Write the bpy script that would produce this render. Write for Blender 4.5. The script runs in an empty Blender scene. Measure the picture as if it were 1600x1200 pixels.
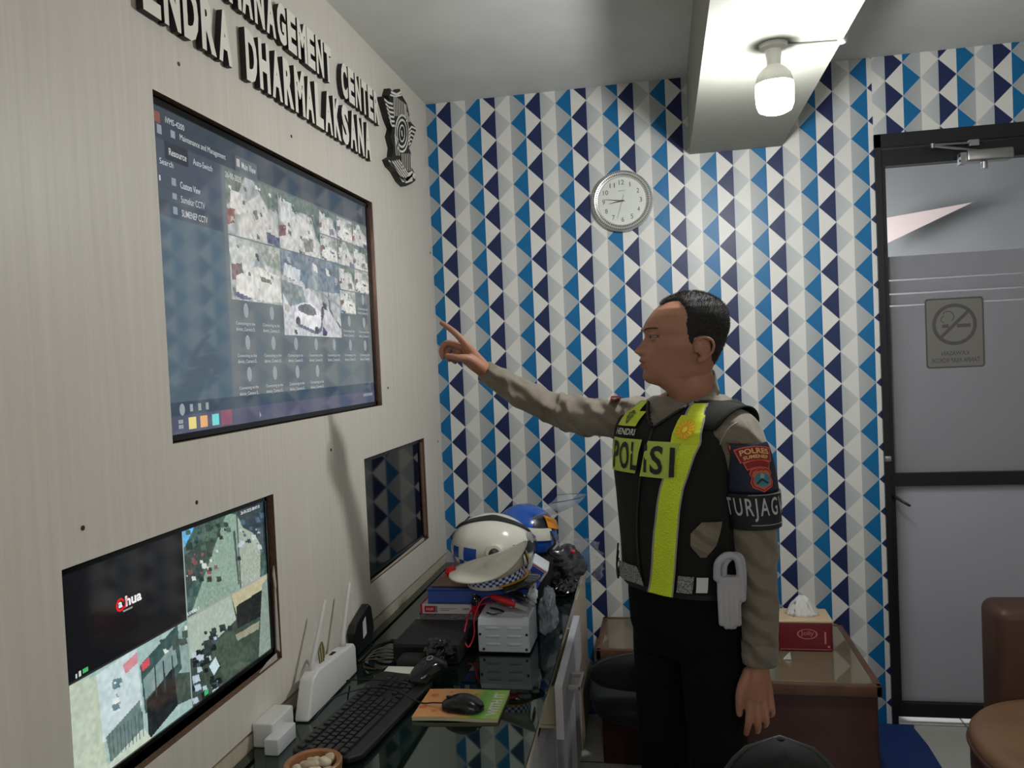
import bpy, bmesh, math, random
import numpy as np
from mathutils import Vector, Matrix, noise
from mathutils.bvhtree import BVHTree
random.seed(7)
PI = math.pi
C = bpy.context.scene.collection
scn = bpy.context.scene

# ------------------------------------------------------------------ camera
W = .062                                    # width of one wallpaper column
YAW, PIT, ROL, FPX = 0.184854, -0.029325, -0.045033, 1271.09
CAM = Vector((0.92593, -3.28970, 1.46283))
def cam_axes():
    cy, sy, cp, sp, cr, sr = math.cos(YAW), math.sin(YAW), math.cos(PIT), math.sin(PIT), math.cos(ROL), math.sin(ROL)
    fwd = Vector((-sy*cp, cy*cp, sp)); right = Vector((cy, sy, 0)); up = right.cross(fwd)
    return cr*right + sr*up, -sr*right + cr*up, fwd
CR, CU, CF = cam_axes()
cd = bpy.data.cameras.new('camera'); cam = bpy.data.objects.new('camera', cd); C.objects.link(cam)
cd.sensor_fit = 'HORIZONTAL'; cd.sensor_width = 36.0; cd.lens = FPX/1600*36.0; cd.clip_start = .02
m = Matrix.Identity(4)
for i in range(3):
    m[i][0] = CR[i]; m[i][1] = CU[i]; m[i][2] = -CF[i]; m[i][3] = CAM[i]
cam.matrix_world = m
scn.camera = cam
def at(px, py, ax, val):
    "where the sight line through a pixel of the photograph meets the plane axis=val"
    d = CR*((px-800)/FPX) - CU*((py-600)/FPX) + CF
    return CAM + d*((val-CAM[ax])/d[ax])

# ------------------------------------------------------------------ world, exposure, corridor daylight, added fill lamps
wd = bpy.data.worlds.new('world'); scn.world = wd; wd.use_nodes = True
wd.node_tree.nodes['Background'].inputs[0].default_value = (.55, .62, .7, 1)
wd.node_tree.nodes['Background'].inputs[1].default_value = .3
vs = scn.view_settings
vs.view_transform = 'Standard'; vs.look = 'None'; vs.gamma = 1; vs.use_curve_mapping = False; vs.exposure = 0.2
BULB_W = 300.0          # emission of the hanging bulb in view
def area(name, loc, target, size, power, col):
    l = bpy.data.lights.new(name, 'AREA'); l.energy = power; l.size = size; l.color = col
    o = bpy.data.objects.new(name, l); C.objects.link(o); o.location = loc
    o.rotation_euler = (Vector(target)-Vector(loc)).to_track_quat('-Z', 'Y').to_euler()
    return o
area('daylight_corridor', (1.25, 1.0, 1.9), (2.6, .9, 1.1),   .6, 50, (.93, .95, 1.0))
area('added_fill_area', (2.6, -4.7, 2.2), (0, -2.0, 1.4), 1.0, 8, (1, .97, .93))  # added fill aimed at the left wall, no real source there

pl = bpy.data.lights.new('added_fill_point', 'POINT'); pl.energy = 15; pl.shadow_soft_size = .05; pl.color = (1, .98, .95)  # unseen point lamp added as fill for ceiling and left wall
po = bpy.data.objects.new('added_fill_point', pl); C.objects.link(po); po.location = (1.23, -4.35, 2.10)

# ------------------------------------------------------------------ materials
def lin(c):
    return tuple(((v/255)/12.92 if v/255 <= .04045 else ((v/255+.055)/1.055)**2.4) for v in c) + (1,)
MATS = {}
def pm(name, rgb, rough=.5, metal=0, spec=.5, coat=0, emit=None, es=0, alpha=1, trans=0, ior=1.5, bump=0, bscale=200, var=0, vscale=12, sheen=0):
    if name in MATS: return MATS[name]
    mt = bpy.data.materials.new(name); mt.use_nodes = True; nt = mt.node_tree; b = nt.nodes['Principled BSDF']
    col = lin(rgb)
    b.inputs['Base Color'].default_value = col; b.inputs['Roughness'].default_value = rough
    b.inputs['Metallic'].default_value = metal; b.inputs['Specular IOR Level'].default_value = spec
    b.inputs['Coat Weight'].default_value = coat; b.inputs['Alpha'].default_value = alpha
    b.inputs['Transmission Weight'].default_value = trans; b.inputs['IOR'].default_value = ior
    b.inputs['Sheen Weight'].default_value = sheen
    if emit: b.inputs['Emission Color'].default_value = lin(emit); b.inputs['Emission Strength'].default_value = es
    if var or bump:
        tc = nt.nodes.new('ShaderNodeTexCoord')
    if var:
        n = nt.nodes.new('ShaderNodeTexNoise'); n.inputs['Scale'].default_value = vscale; n.inputs['Detail'].default_value = 5
        nt.links.new(tc.outputs['Object'], n.inputs['Vector'])
        r = nt.nodes.new('ShaderNodeValToRGB'); r.color_ramp.elements[0].position = .3; r.color_ramp.elements[1].position = .7
        r.color_ramp.elements[0].color = tuple(max(0, c*(1-var)) for c in col[:3])+(1,)
        r.color_ramp.elements[1].color = tuple(min(1, c*(1+var)) for c in col[:3])+(1,)
        nt.links.new(n.outputs['Fac'], r.inputs['Fac']); nt.links.new(r.outputs['Color'], b.inputs['Base Color'])
    if bump:
        n2 = nt.nodes.new('ShaderNodeTexNoise'); n2.inputs['Scale'].default_value = bscale; n2.inputs['Detail'].default_value = 3
        nt.links.new(tc.outputs['Object'], n2.inputs['Vector'])
        bp = nt.nodes.new('ShaderNodeBump'); bp.inputs['Strength'].default_value = bump; bp.inputs['Distance'].default_value = .004
        nt.links.new(n2.outputs['Fac'], bp.inputs['Height']); nt.links.new(bp.outputs['Normal'], b.inputs['Normal'])
    MATS[name] = mt; return mt

class NT:
    "small helper to write shader maths"
    def __init__(s, name, rough=.5, spec=.5):
        s.m = bpy.data.materials.new(name); s.m.use_nodes = True; s.t = s.m.node_tree
        s.b = s.t.nodes['Principled BSDF']; s.b.inputs['Roughness'].default_value = rough; s.b.inputs['Specular IOR Level'].default_value = spec
    def n(s, ty, **k):
        x = s.t.nodes.new(ty)
        for a, v in k.items(): setattr(x, a, v)
        return x
    def put(s, sock, v):
        if isinstance(v, bpy.types.NodeSocket): s.t.links.new(v, sock)
        else: sock.default_value = v
    def ma(s, op, *a):
        x = s.n('ShaderNodeMath', operation=op)
        for i, v in enumerate(a): s.put(x.inputs[i], v)
        return x.outputs[0]
    def mix(s, f, a, b):
        x = s.n('ShaderNodeMix', data_type='RGBA'); s.put(x.inputs[0], f); s.put(x.inputs[6], a); s.put(x.inputs[7], b); return x.outputs[2]

def wallpaper(name, u0, v0, usign=1, vsign=1, hh=1.987):
    k = NT(name, .42, .35)
    tc = k.n('ShaderNodeTexCoord'); sp = k.n('ShaderNodeSeparateXYZ'); k.t.links.new(tc.outputs['Object'], sp.inputs[0])
    u = k.ma('MULTIPLY', k.ma('SUBTRACT', sp.outputs[0], u0), usign/W)
    v = k.ma('MULTIPLY', k.ma('SUBTRACT', v0, sp.outputs[2]), vsign/(W*hh))
    col = k.ma('FLOOR', u); fx = k.ma('SUBTRACT', u, col)
    par = k.ma('MULTIPLY', k.ma('FLOORED_MODULO', col, 2.0), .5)
    d = k.ma('PINGPONG', k.ma('ADD', k.ma('SUBTRACT', v, par), 100.0), .5)     # distance to the nearest node of the left edge
    e = k.ma('SUBTRACT', k.ma('MULTIPLY', fx, .5), d)
    left = k.ma('GREATER_THAN', e, 0.0)
    c3 = k.ma('FLOORED_MODULO', col, 3.0)
    is1 = k.ma('COMPARE', c3, 1.0, .1); is2 = k.ma('COMPARE', c3, 2.0, .1)
    white, navy, blue = lin((222, 221, 216)), lin((32, 42, 86)), lin((6, 104, 158))
    lg, mg = lin((186, 190, 191)), lin((170, 175, 176))
    # folded paper look of the print: grey triangles fade across their column
    gr1 = k.mix(fx, lin((178, 184, 186)), lin((198, 201, 200))); gr2 = k.mix(fx, lin((178, 182, 182)), lin((160, 166, 167)))
    L = k.mix(is2, k.mix(is1, navy, white), blue)
    Rr = k.mix(is2, k.mix(is1, white, gr1), gr2)
    cc = k.mix(left, Rr, L)
    edge = k.ma('LESS_THAN', k.ma('ABSOLUTE', e), .012)
    cc = k.mix(k.ma('MULTIPLY', edge, .35), cc, lin((215, 216, 214)))
    k.t.links.new(cc, k.b.inputs['Base Color'])
    return k.m

def grain_mat(name, c1, c2, c3, sx=60, sz=1.6, rough=.45):
    k = NT(name, rough, .35)
    tc = k.n('ShaderNodeTexCoord'); mp = k.n('ShaderNodeMapping'); mp.inputs['Scale'].default_value = (1, sx, sz)
    k.t.links.new(tc.outputs['Object'], mp.inputs[0])
    n1 = k.n('ShaderNodeTexNoise'); n1.inputs['Scale'].default_value = 1; n1.inputs['Detail'].default_value = 6; n1.inputs['Roughness'].default_value = .62
    k.t.links.new(mp.outputs[0], n1.inputs['Vector'])
    mp2 = k.n('ShaderNodeMapping'); mp2.inputs['Scale'].default_value = (1, sx*.18, sz*.5); k.t.links.new(tc.outputs['Object'], mp2.inputs[0])
    n2 = k.n('ShaderNodeTexNoise'); n2.inputs['Scale'].default_value = 1; n2.inputs['Detail'].default_value = 3
    k.t.links.new(mp2.outputs[0], n2.inputs['Vector'])
    r = k.n('ShaderNodeValToRGB'); r.color_ramp.elements[0].position = .32; r.color_ramp.elements[1].position = .66
    r.color_ramp.elements[0].color = lin(c1); r.color_ramp.elements[1].color = lin(c2); k.t.links.new(n1.outputs[0], r.inputs[0])
    f = k.ma('MULTIPLY', k.ma('SUBTRACT', n2.outputs[0], .35), 1.3)
    k.t.links.new(k.mix(k.n('ShaderNodeClamp').outputs[0] if False else f, r.outputs[0], lin(c3)), k.b.inputs['Base Color'])
    return k.m

# ------------------------------------------------------------------ mesh builder
class MB:
    def __init__(s, T=None): s.v = []; s.f = []; s.mi = []; s.T = T; s.m = 0
    def add(s, vs, fs, mi=None):
        o = len(s.v)
        for p in vs:
            p = Vector(p); s.v.append(s.T @ p if s.T else p)
        for f in fs: s.f.append(tuple(i+o for i in f)); s.mi.append(s.m if mi is None else mi)
        return s
    def box(s, a, b, mi=None):
        x0, y0, z0 = a; x1, y1, z1 = b
        x0, x1 = min(x0, x1), max(x0, x1); y0, y1 = min(y0, y1), max(y0, y1); z0, z1 = min(z0, z1), max(z0, z1)
        return s.add([(x0,y0,z0),(x1,y0,z0),(x1,y1,z0),(x0,y1,z0),(x0,y0,z1),(x1,y0,z1),(x1,y1,z1),(x0,y1,z1)],
              [(0,3,2,1),(4,5,6,7),(0,1,5,4),(1,2,6,5),(2,3,7,6),(3,0,4,7)], mi)
    def rbox(s, a, b, r=.01, seg=3, mi=None):
        "box with rounded edges"
        bm = bmesh.new(); bmesh.ops.create_cube(bm, size=1)
        for v in bm.verts: v.co = Vector([(a[i]+b[i])/2 + v.co[i]*abs(b[i]-a[i]) for i in range(3)])
        bmesh.ops.bevel(bm, geom=list(bm.edges), offset=r, segments=seg, profile=.5, affect='EDGES')
        bm.verts.index_update()
        s.add([v.co.copy() for v in bm.verts], [[v.index for v in f.verts] for f in bm.faces], mi); bm.free(); return s
    def loft(s, rings, closed=True, cap=True, mi=None, skip=None):
        n = len(rings[0]); o = [p for r in rings for p in r]; fs = []
        for j in range(len(rings)-1):
            for i in range(n if closed else n-1):
                if skip and skip(j, i): continue
                fs.append((j*n+i, j*n+(i+1) % n, (j+1)*n+(i+1) % n, (j+1)*n+i))
        if cap: fs.append(tuple(reversed(range(n)))); fs.append(tuple(range((len(rings)-1)*n, len(rings)*n)))
        return s.add(o, fs, mi)
    def tube(s, pts, rad, n=12, mi=None, cap=True, squash=None, wrinkle=None, round_end=False):
        pts = [Vector(p) for p in pts]
        if not hasattr(rad, '__len__'): rad = [rad]*len(pts)
        rad = list(rad)
        if round_end:
            d0 = (pts[0]-pts[1]).normalized(); d1 = (pts[-1]-pts[-2]).normalized(); P = []; Rd = []
            for a in (80, 55, 28): P.append(pts[0]+d0*rad[0]*math.sin(math.radians(a))); Rd.append(rad[0]*math.cos(math.radians(a)))
            P += pts; Rd += rad
            for a in (28, 55, 80): P.append(pts[-1]+d1*rad[-1]*math.sin(math.radians(a))); Rd.append(rad[-1]*math.cos(math.radians(a)))
            pts, rad = P, Rd
        rings = []; prev = None
        for i, p in enumerate(pts):
            t = (pts[min(i+1, len(pts)-1)]-pts[max(i-1, 0)]).normalized()
            if prev is None: u = t.cross(Vector((0, 0, 1)) if abs(t.z) < .9 else Vector((0, 1, 0))).normalized()
            else: u = (prev - t*prev.dot(t)).normalized()
            prev = u; w = t.cross(u)
            ring = []
            for k in range(n):
                a = 2*PI*k/n; r = rad[i]*(wrinkle(i/(len(pts)-1), a) if wrinkle else 1)
                q = 1 if squash is None else squash
                ring.append(p + u*math.cos(a)*r + w*math.sin(a)*r*q)
            rings.append(ring)
        return s.loft(rings, cap=cap, mi=mi)
    def cyl(s, a, b, r, r2=None, n=24, mi=None): return s.tube([a, b], [r, r if r2 is None else r2], n, mi)
    def lathe(s, prof, c=(0,0,0), n=40, mi=None, axis=None):
        rings = []; M = Matrix.Identity(3) if axis is None else Vector((0,0,1)).rotation_difference(Vector(axis)).to_matrix()
        for r, z in prof: rings.append([Vector(c)+M @ Vector((r*math.cos(2*PI*k/n), r*math.sin(2*PI*k/n), z)) for k in range(n)])
        return s.loft(rings, mi=mi)
    def ell(s, c, r, n=20, k=12, M=None, mi=None):
        rings = []
        for j in range(1, k):
            a = PI*j/k - PI/2; ring = []
            for i in range(n):
                p = Vector((math.cos(a)*math.cos(2*PI*i/n)*r[0], math.cos(a)*math.sin(2*PI*i/n)*r[1], math.sin(a)*r[2]))
                ring.append(Vector(c)+(M @ p if M else p))
            rings.append(ring)
        return s.loft(rings, mi=mi)
    def prism(s, poly, a, b, f, mi=None):
        "extrude a 2D polygon from depth a to b; f maps (x,y,depth)->point"
        n = len(poly); vs = [f(x, y, a) for x, y in poly]+[f(x, y, b) for x, y in poly]
        fs = [tuple(reversed(range(n))), tuple(range(n, 2*n))]+[(i, (i+1) % n, n+(i+1) % n, n+i) for i in range(n)]
        return s.add(vs, fs, mi)
    def mesh(s, name):
        me = bpy.data.meshes.new(name); me.from_pydata([tuple(v) for v in s.v], [], s.f); return me
    def build(s, name, mats, parent=None, smooth=False, ang=None, fixn=True):
        off = Vector((0,0,0)); p = parent
        while p is not None: off = off + p.location; p = p.parent
        me = bpy.data.meshes.new(name); me.from_pydata([tuple(v-off) for v in s.v], [], s.f)
        if not isinstance(mats, (list, tuple)): mats = [mats]
        for mt in mats: me.materials.append(mt)
        me.polygons.foreach_set('material_index', s.mi)
        if fixn:
            bm = bmesh.new(); bm.from_mesh(me); bmesh.ops.recalc_face_normals(bm, faces=bm.faces); bm.to_mesh(me); bm.free()
        me.update()
        if smooth: me.shade_smooth()
        if ang: me.set_sharp_from_angle(angle=math.radians(ang))
        o = bpy.data.objects.new(name, me); C.objects.link(o)
        if parent: o.parent = parent
        return o

def thing(name, label, cat, loc, group=None):
    o = bpy.data.objects.new(name, None); C.objects.link(o); o.location = loc; o.empty_display_size = .05
    return tag(o, label, cat, group)
def tag(o, label, cat, group=None):
    o['label'] = label; o['category'] = cat
    if group: o['group'] = group
    return o
def struct(o): o['kind'] = 'structure'; return o
def lab(o, label): o['label'] = label; return o

def text2d(body, size=1.0, xs=1.0, bold=0.0, align='LEFT', sp=1.0, fill=True):
    cu = bpy.data.curves.new('t', 'FONT'); cu.body = body; cu.size = size; cu.offset = bold; cu.align_x = align; cu.space_character = sp
    cu.resolution_u = 3
    o = bpy.data.objects.new('t', cu); C.objects.link(o)
    dg = bpy.context.evaluated_depsgraph_get(); me = bpy.data.meshes.new_from_object(o.evaluated_get(dg))
    vs = [(v.co.x*xs, v.co.y) for v in me.vertices]; fs = [tuple(p.vertices) for p in me.polygons]
    bpy.data.objects.remove(o); bpy.data.curves.remove(cu); bpy.data.meshes.remove(me)
    return vs, fs
def fit_text(body, w, h, bold=0.0, sp=1.0):
    "text scaled to a w by h box with its lower left corner at the origin"
    vs, fs = text2d(body, 1.0, 1.0, bold, sp=sp)
    xs = [v[0] for v in vs]; ys = [v[1] for v in vs]; x0, x1, y0, y1 = min(xs), max(xs), min(ys), max(ys)
    return [((x-x0)/(x1-x0)*w, (y-y0)/(y1-y0)*h) for x, y in vs], fs
def put_text(mb, body, f, w, h, bold=.0, mi=None, sp=1.0):
    vs, fs = fit_text(body, w, h, bold, sp); mb.add([f(x, y) for x, y in vs], fs, mi)
def extrude_text(mb, body, f, w, h, d, bold=.0, face_mi=0, side_mi=1):
    vs, fs = fit_text(body, w, h, bold); n = len(vs)
    cnt = {}
    for fc in fs:
        for i in range(len(fc)):
            a, b = fc[i], fc[(i+1) % len(fc)]; k = (min(a, b), max(a, b)); cnt.setdefault(k, []).append((a, b))
    V = [f(x, y, 0) for x, y in vs]+[f(x, y, d) for x, y in vs]
    mb.add(V, [tuple(reversed(fc)) for fc in fs], side_mi)
    mb.add(V, [tuple(i+n for i in fc) for fc in fs], face_mi)
    mb.add(V, [(e[0][0], e[0][1], e[0][1]+n, e[0][0]+n) for k, e in cnt.items() if len(e) == 1], side_mi)

def voxel_mesh(mb, vox, smooth_it=2, sf=.5):
    "one continuous skin around everything in the builder"
    o = bpy.data.objects.new('tmp', mb.mesh('tmp')); C.objects.link(o)
    bm = bmesh.new(); bm.from_mesh(o.data); bmesh.ops.recalc_face_normals(bm, faces=bm.faces); bm.to_mesh(o.data); bm.free()
    r = o.modifiers.new('r', 'REMESH'); r.mode = 'VOXEL'; r.voxel_size = vox
    s_ = o.modifiers.new('s', 'SMOOTH'); s_.iterations = smooth_it; s_.factor = sf
    dg = bpy.context.evaluated_depsgraph_get(); me = bpy.data.meshes.new_from_object(o.evaluated_get(dg))
    bpy.data.objects.remove(o)
    return me
def link_mesh(me, name, mats, parent):
    off = Vector((0,0,0)); p = parent
    while p is not None: off = off+p.location; p = p.parent
    me.transform(Matrix.Translation(-off)); me.materials.clear()
    for mt in (mats if isinstance(mats, (list, tuple)) else [mats]): me.materials.append(mt)
    me.shade_smooth(); me.name = name
    o = bpy.data.objects.new(name, me); C.objects.link(o); o.parent = parent; return o

def superell(c, u, w, A, B, n, N):
    out = []
    for k in range(N):
        a = 2*PI*k/N; ca, sa = math.cos(a), math.sin(a)
        out.append(Vector(c)+u*(abs(ca)**(2/n)*math.copysign(A, ca))+w*(abs(sa)**(2/n)*math.copysign(B, sa)))
    return out
def spline(pts, n):
    "smooth curve through the points"
    pts = [Vector(p) for p in pts]; P = [pts[0]*2-pts[1]]+pts+[pts[-1]*2-pts[-2]]; out = []
    for i in range(1, len(P)-2):
        for k in range(n):
            t = k/n; a, b, c, d = P[i-1], P[i], P[i+1], P[i+2]
            out.append(.5*((2*b)+(c-a)*t+(2*a-5*b+4*c-d)*t*t+(3*b-a-3*c+d)*t**3))
    out.append(pts[-1]); return out
def interp(xs, ys, x): return float(np.interp(x, xs, ys))

# common materials
M_black = pm('black plastic', (22, 22, 24), .38)
M_blackm = pm('black matt', (17, 17, 18), .7)
M_white = pm('white plastic', (208, 208, 206), .35)
M_dark = pm('dark void', (12, 12, 12), .9)
M_chrome = pm('chrome', (200, 200, 200), .18, 1)
M_silver = pm('brushed silver', (168, 168, 168), .35, 1)
M_cable = pm('cable black', (14, 14, 14), .5)

# ================================================================== SETTING
ZC = 2.536; XR = 3.1; YB = -5.3; DX0, DX1, DZ1 = 1.735, 2.60, 2.245
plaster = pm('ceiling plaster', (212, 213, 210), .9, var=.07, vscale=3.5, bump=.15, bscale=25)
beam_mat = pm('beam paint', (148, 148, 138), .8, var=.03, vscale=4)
wp = wallpaper('wallpaper', .7*W, 40.1*W)
M_tile = None
def tiles():
    k = NT('floor tiles', .25, .5)
    tc = k.n('ShaderNodeTexCoord'); br = k.n('ShaderNodeTexBrick'); br.offset = 0; br.inputs['Scale'].default_value = 1
    br.inputs['Brick Width'].default_value = .4; br.inputs['Row Height'].default_value = .4; br.inputs['Mortar Size'].default_value = .004
    k.t.links.new(tc.outputs['Object'], br.inputs['Vector'])
    br.inputs['Color1'].default_value = lin((196, 194, 186)); br.inputs['Color2'].default_value = lin((188, 187, 180)); br.inputs['Mortar'].default_value = lin((95, 92, 85))
    k.t.links.new(br.outputs[0], k.b.inputs['Base Color']); return k.m
struct(MB().box((-.3, YB, -.06), (XR, 1.9, 0)).build('floor', tiles()))
struct(MB().box((-.3, YB, ZC), (XR, 0, ZC+.08)).build('ceiling', plaster))
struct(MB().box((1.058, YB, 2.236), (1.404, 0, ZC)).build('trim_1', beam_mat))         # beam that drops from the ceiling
b = MB(); b.box((-.3, 0, 0), (DX0, .12, ZC)); b.box((DX1, 0, 0), (XR, .12, ZC))
struct(b.build('wall_back', wp))
e1 = at(1553.4, 155, 1, 0)                                                             # one edge of the upside-down pattern
wp2 = wallpaper('wallpaper turned', e1.x+W, at(1582, 133.3, 1, 0).z+W*1.987*.0, -1, -1)
struct(MB().box((DX0, 0, DZ1), (DX1, .12, ZC)).build('wall_header', wp2))
side = pm('painted side wall', (200, 198, 190), .8, var=.04)
struct(MB().box((XR, YB, 0), (XR+.1, .12, ZC)).build('wall_right', side))
b = MB(); b.box((-.3, YB-.1, 0), (.85, YB, ZC)); b.box((1.75, YB-.1, 0), (XR, YB, ZC)); b.box((.85, YB-.1, 2.1), (1.75, YB, ZC))
struct(b.build('wall_rear', side))
# corridor outside the glass door
cg = pm('corridor grey wall', (150, 150, 148), .85, var=.06, vscale=5)
b = MB(); b.box((.9, 1.75, 0), (3.6, 1.85, 2.9)); b.box((.8, .12, 0), (.9, 1.85, 2.9)); b.box((3.6, .12, 0), (3.7, 1.85, 2.9))
struct(b.build('wall_corridor', cg))
cpk = pm('painted sunlit plaster', (226, 205, 198), .85)
b = MB(); b.add([(1.7, 1.3, 2.18), (1.7, 1.3, 2.46), (2.75, 1.3, 2.46), (1.7, 1.32, 2.18), (1.7, 1.32, 2.46), (2.75, 1.32, 2.46)], [(0,1,2),(3,5,4),(0,3,4,1),(1,4,5,2),(2,5,3,0)])
b = MB(); b.box((.8, .12, 2.62), (3.7, 1.85, 2.7)); struct(b.build('ceiling_corridor', cg))

# ---- left wall: laminate panels with three openings
LAM = grain_mat('pale wood laminate', (210, 204, 192), (223, 217, 206), (216, 210, 199))
LAM2 = grain_mat('pale wood laminate lower', (188, 176, 154), (202, 192, 171), (196, 184, 163), 50, 2.2)
RAW = pm('raw chipboard edge', (112, 86, 66), .9, var=.25, vscale=120)
BIG = (-1.886, -.712, 1.332, 2.004); LOW = (-2.192, -1.497, .775, 1.170); SML = (-.896, -.252, .784, 1.176)
def holed(y0, y1, z0, z1, holes, x0, x1, mats, name):
    ys = sorted({y0, y1}|{h[0] for h in holes}|{h[1] for h in holes}); zs = sorted({z0, z1}|{h[2] for h in holes}|{h[3] for h in holes})
    b = MB(); inside = lambda y, z: any(h[0] < y < h[1] and h[2] < z < h[3] for h in holes)
    for i in range(len(ys)-1):
        for j in range(len(zs)-1):
            cy, cz = (ys[i]+ys[i+1])/2, (zs[j]+zs[j+1])/2
            if inside(cy, cz): continue
            b.add([(x1, ys[i], zs[j]), (x1, ys[i+1], zs[j]), (x1, ys[i+1], zs[j+1]), (x1, ys[i], zs[j+1])], [(0,1,2,3)], 0)
    for h in holes:
        a, c, d, e = h
        b.add([(x1,a,d),(x1,c,d),(x1,c,e),(x1,a,e),(x0,a,d),(x0,c,d),(x0,c,e),(x0,a,e)], [(0,1,5,4),(1,2,6,5),(2,3,7,6),(3,0,4,7)], 1)
    b.add([(x1,y0,z0),(x1,y1,z0),(x0,y1,z0),(x0,y0,z0)], [(0,1,2,3)], 1)
    return b.build(name, mats, fixn=False)
wl = struct(holed(YB, 0, .669, ZC, [BIG, LOW, SML], -.018, 0, [LAM, RAW], 'wall_left'))
struct(MB().box((-.02, YB, 0), (-.003, 0, .660)).build('wall_left_lower', LAM2))
struct(MB().box((-.30, YB, 0), (-.14, 0, ZC)).build('wall_left_cavity', M_dark))
struct(MB().box((-.02, YB, .655), (-.012, 0, .675)).build('trim_2', M_dark))            # shadow gap between the panels
M_screw = pm('screw head', (70, 62, 55), .5, .5)
for p in [(279,100),(455,213),(517,703),(307,785),(129,825),(440,1115),(684,690),(606,606),(672,395)]:
    q = at(p[0], p[1], 0, 0)
    if q.y > -.03: continue
    MB().cyl((-.002, q.y, q.z), (.0012, q.y, q.z), .0042, n=12).build('screw', M_screw, wl)

# ---- door: dark aluminium frame and frosted panes
FR = pm('dark aluminium', (30, 31, 36), .4, .3)
film = pm('frosted film', (150, 150, 154), .42, spec=.4, trans=0, var=.02)
nt = film.node_tree; bs = nt.nodes['Principled BSDF']; tr = nt.nodes.new('ShaderNodeBsdfTranslucent'); tr.inputs[0].default_value = lin((190, 188, 190))
mx = nt.nodes.new('ShaderNodeMixShader'); mx.inputs[0].default_value = .5
nt.links.new(bs.outputs[0], mx.inputs[1]); nt.links.new(tr.outputs[0], mx.inputs[2]); nt.links.new(mx.outputs[0], nt.nodes['Material Output'].inputs[0])
glass = pm('clear glass', (225, 228, 228), .03, trans=1, ior=1.05, spec=.3)
door = bpy.data.objects.new('door_1', None); C.objects.link(door); door.location = (2.15, 0, 0); struct(door)
b = MB(); b.box((DX0, -.012, 0), (DX0+.022, .12, DZ1)); b.box((DX1-.022, -.012, 0), (DX1, .12, DZ1)); b.box((DX0, -.012, 2.196), (DX1, .12, DZ1))
b.build('door_frame', FR, door)
b = MB(); x0, x1 = DX0+.022, DX1-.022
b.box((x0, .005, .03), (x0+.018, .05, 2.19)); b.box((x1-.04, .005, .03), (x1, .05, 2.19)); b.box((x0, .004, 2.128), (x1, .05, 2.19))
b.box((x0, .002, .918), (x1, .05, .966)); b.box((x0, .002, .03), (x1, .05, .082)); b.build('door_leaf', FR, door)
b = MB(); b.add([(x0, .03, .966), (x1, .03, .966), (x1, .03, 1.775), (x0, .03, 1.775)], [(0,1,2,3)])
stripes = [(1.700, .006), (1.648, .006), (1.603, .006)]
def pane(name, z0, z1, mt):
    MB().box((x0, .028, z0), (x1, .033, z1)).build(name, mt, door)
pane('lower_pane', .082, .918, film)
zz = .966
edges = [.966]
for z, w in reversed(stripes): pane('frosted_film', zz, z-w/2, film); zz = z+w/2
pane('frosted_film', zz, 1.79, film)
MB().box((x0, .034, .966), (x1, .038, 2.128)).build('glass_pane', glass, door)
# patch behind the clear top of the pane, sunlight put into its colour
b = MB(); b.T = None
def P1(px, py, y): return at(px, py, 1, y)
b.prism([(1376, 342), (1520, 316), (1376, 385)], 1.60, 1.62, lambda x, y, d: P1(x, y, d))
cs = b.build('corridor_painted_sunlight', cpk); struct(cs); cs.name = 'painted_sunlit_patch'
sl = MB().box((1.5, 1.0, 0), (3.6, 1.1, .5))
# no smoking sign seen from behind (mirrored)
S0 = at(1448, 466, 1, 0); S1 = at(1543, 573, 1, 0); sx0, sx1, sz1, sz0 = S0.x, S1.x+.002, S0.z-.002, S1.z
sg = thing('no_smoking_sign', 'grey square no smoking sticker on the glass door, seen in mirror writing', 'sign', ((sx0+sx1)/2, .02, sz0))
def rrect(x0, z0, x1, z1, r, n=5):
    o = []
    for cx, cz, a0 in ((x1-r, z1-r, 0), (x0+r, z1-r, 90), (x0+r, z0+r, 180), (x1-r, z0+r, 270)):
        for k in range(n+1): a = math.radians(a0+90*k/n); o.append((cx+r*math.cos(a), cz+r*math.sin(a)))
    return o
fy = lambda x, z, d: (x, d, z)
M_sg = pm('sticker grey', (118, 117, 113), .55); M_sd = pm('sticker dark', (82, 80, 76), .55)
MB().prism(rrect(sx0, sz0, sx1, sz1, .012), .0278, .0272, fy).build('sticker', M_sg, sg)
b = MB(); o1 = rrect(sx0, sz0, sx1, sz1, .012); o2 = rrect(sx0+.006, sz0+.006, sx1-.006, sz1-.006, .008)
b.loft([[(x, .0270, z) for x, z in o1], [(x, .0270, z) for x, z in o2]], cap=False)
ccx, ccz, rr = (sx0+sx1)/2, sz1-.10, .078
def ring(b, cx, cz, ra, rb, y, n=48, a0=0, a1=360):
    m_ = [math.radians(a0+(a1-a0)*k/n) for k in range(n+1)]
    b.loft([[(cx+ra*math.cos(a), y, cz+ra*math.sin(a)) for a in m_], [(cx+rb*math.cos(a), y, cz+rb*math.sin(a)) for a in m_]], closed=False, cap=False)
ring(b, ccx, ccz, rr, rr-.013, .0270)
d = Vector((.72, 0, .7)).normalized()*(rr-.006); nn = Vector((d.z, 0, -d.x)).normalized()*.006; c0 = Vector((ccx, .0268, ccz))
b.add([c0-d-nn, c0+d-nn, c0+d+nn, c0-d+nn], [(0,1,2,3)])
b.box((ccx+.008, .0270, ccz-.012), (ccx+.056, .0272, ccz+.001)); b.box((ccx-.043, .0270, ccz-.012), (ccx-.020, .0272, ccz+.001))
ring(b, ccx-.022, ccz+.03, .022, .018, .0270, 24, -50, 150); ring(b, ccx-.034, ccz+.02, .014, .011, .0270, 20, 90, 270)
b.build('prohibition_symbol', M_sd, sg, fixn=False)
b = MB()
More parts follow.
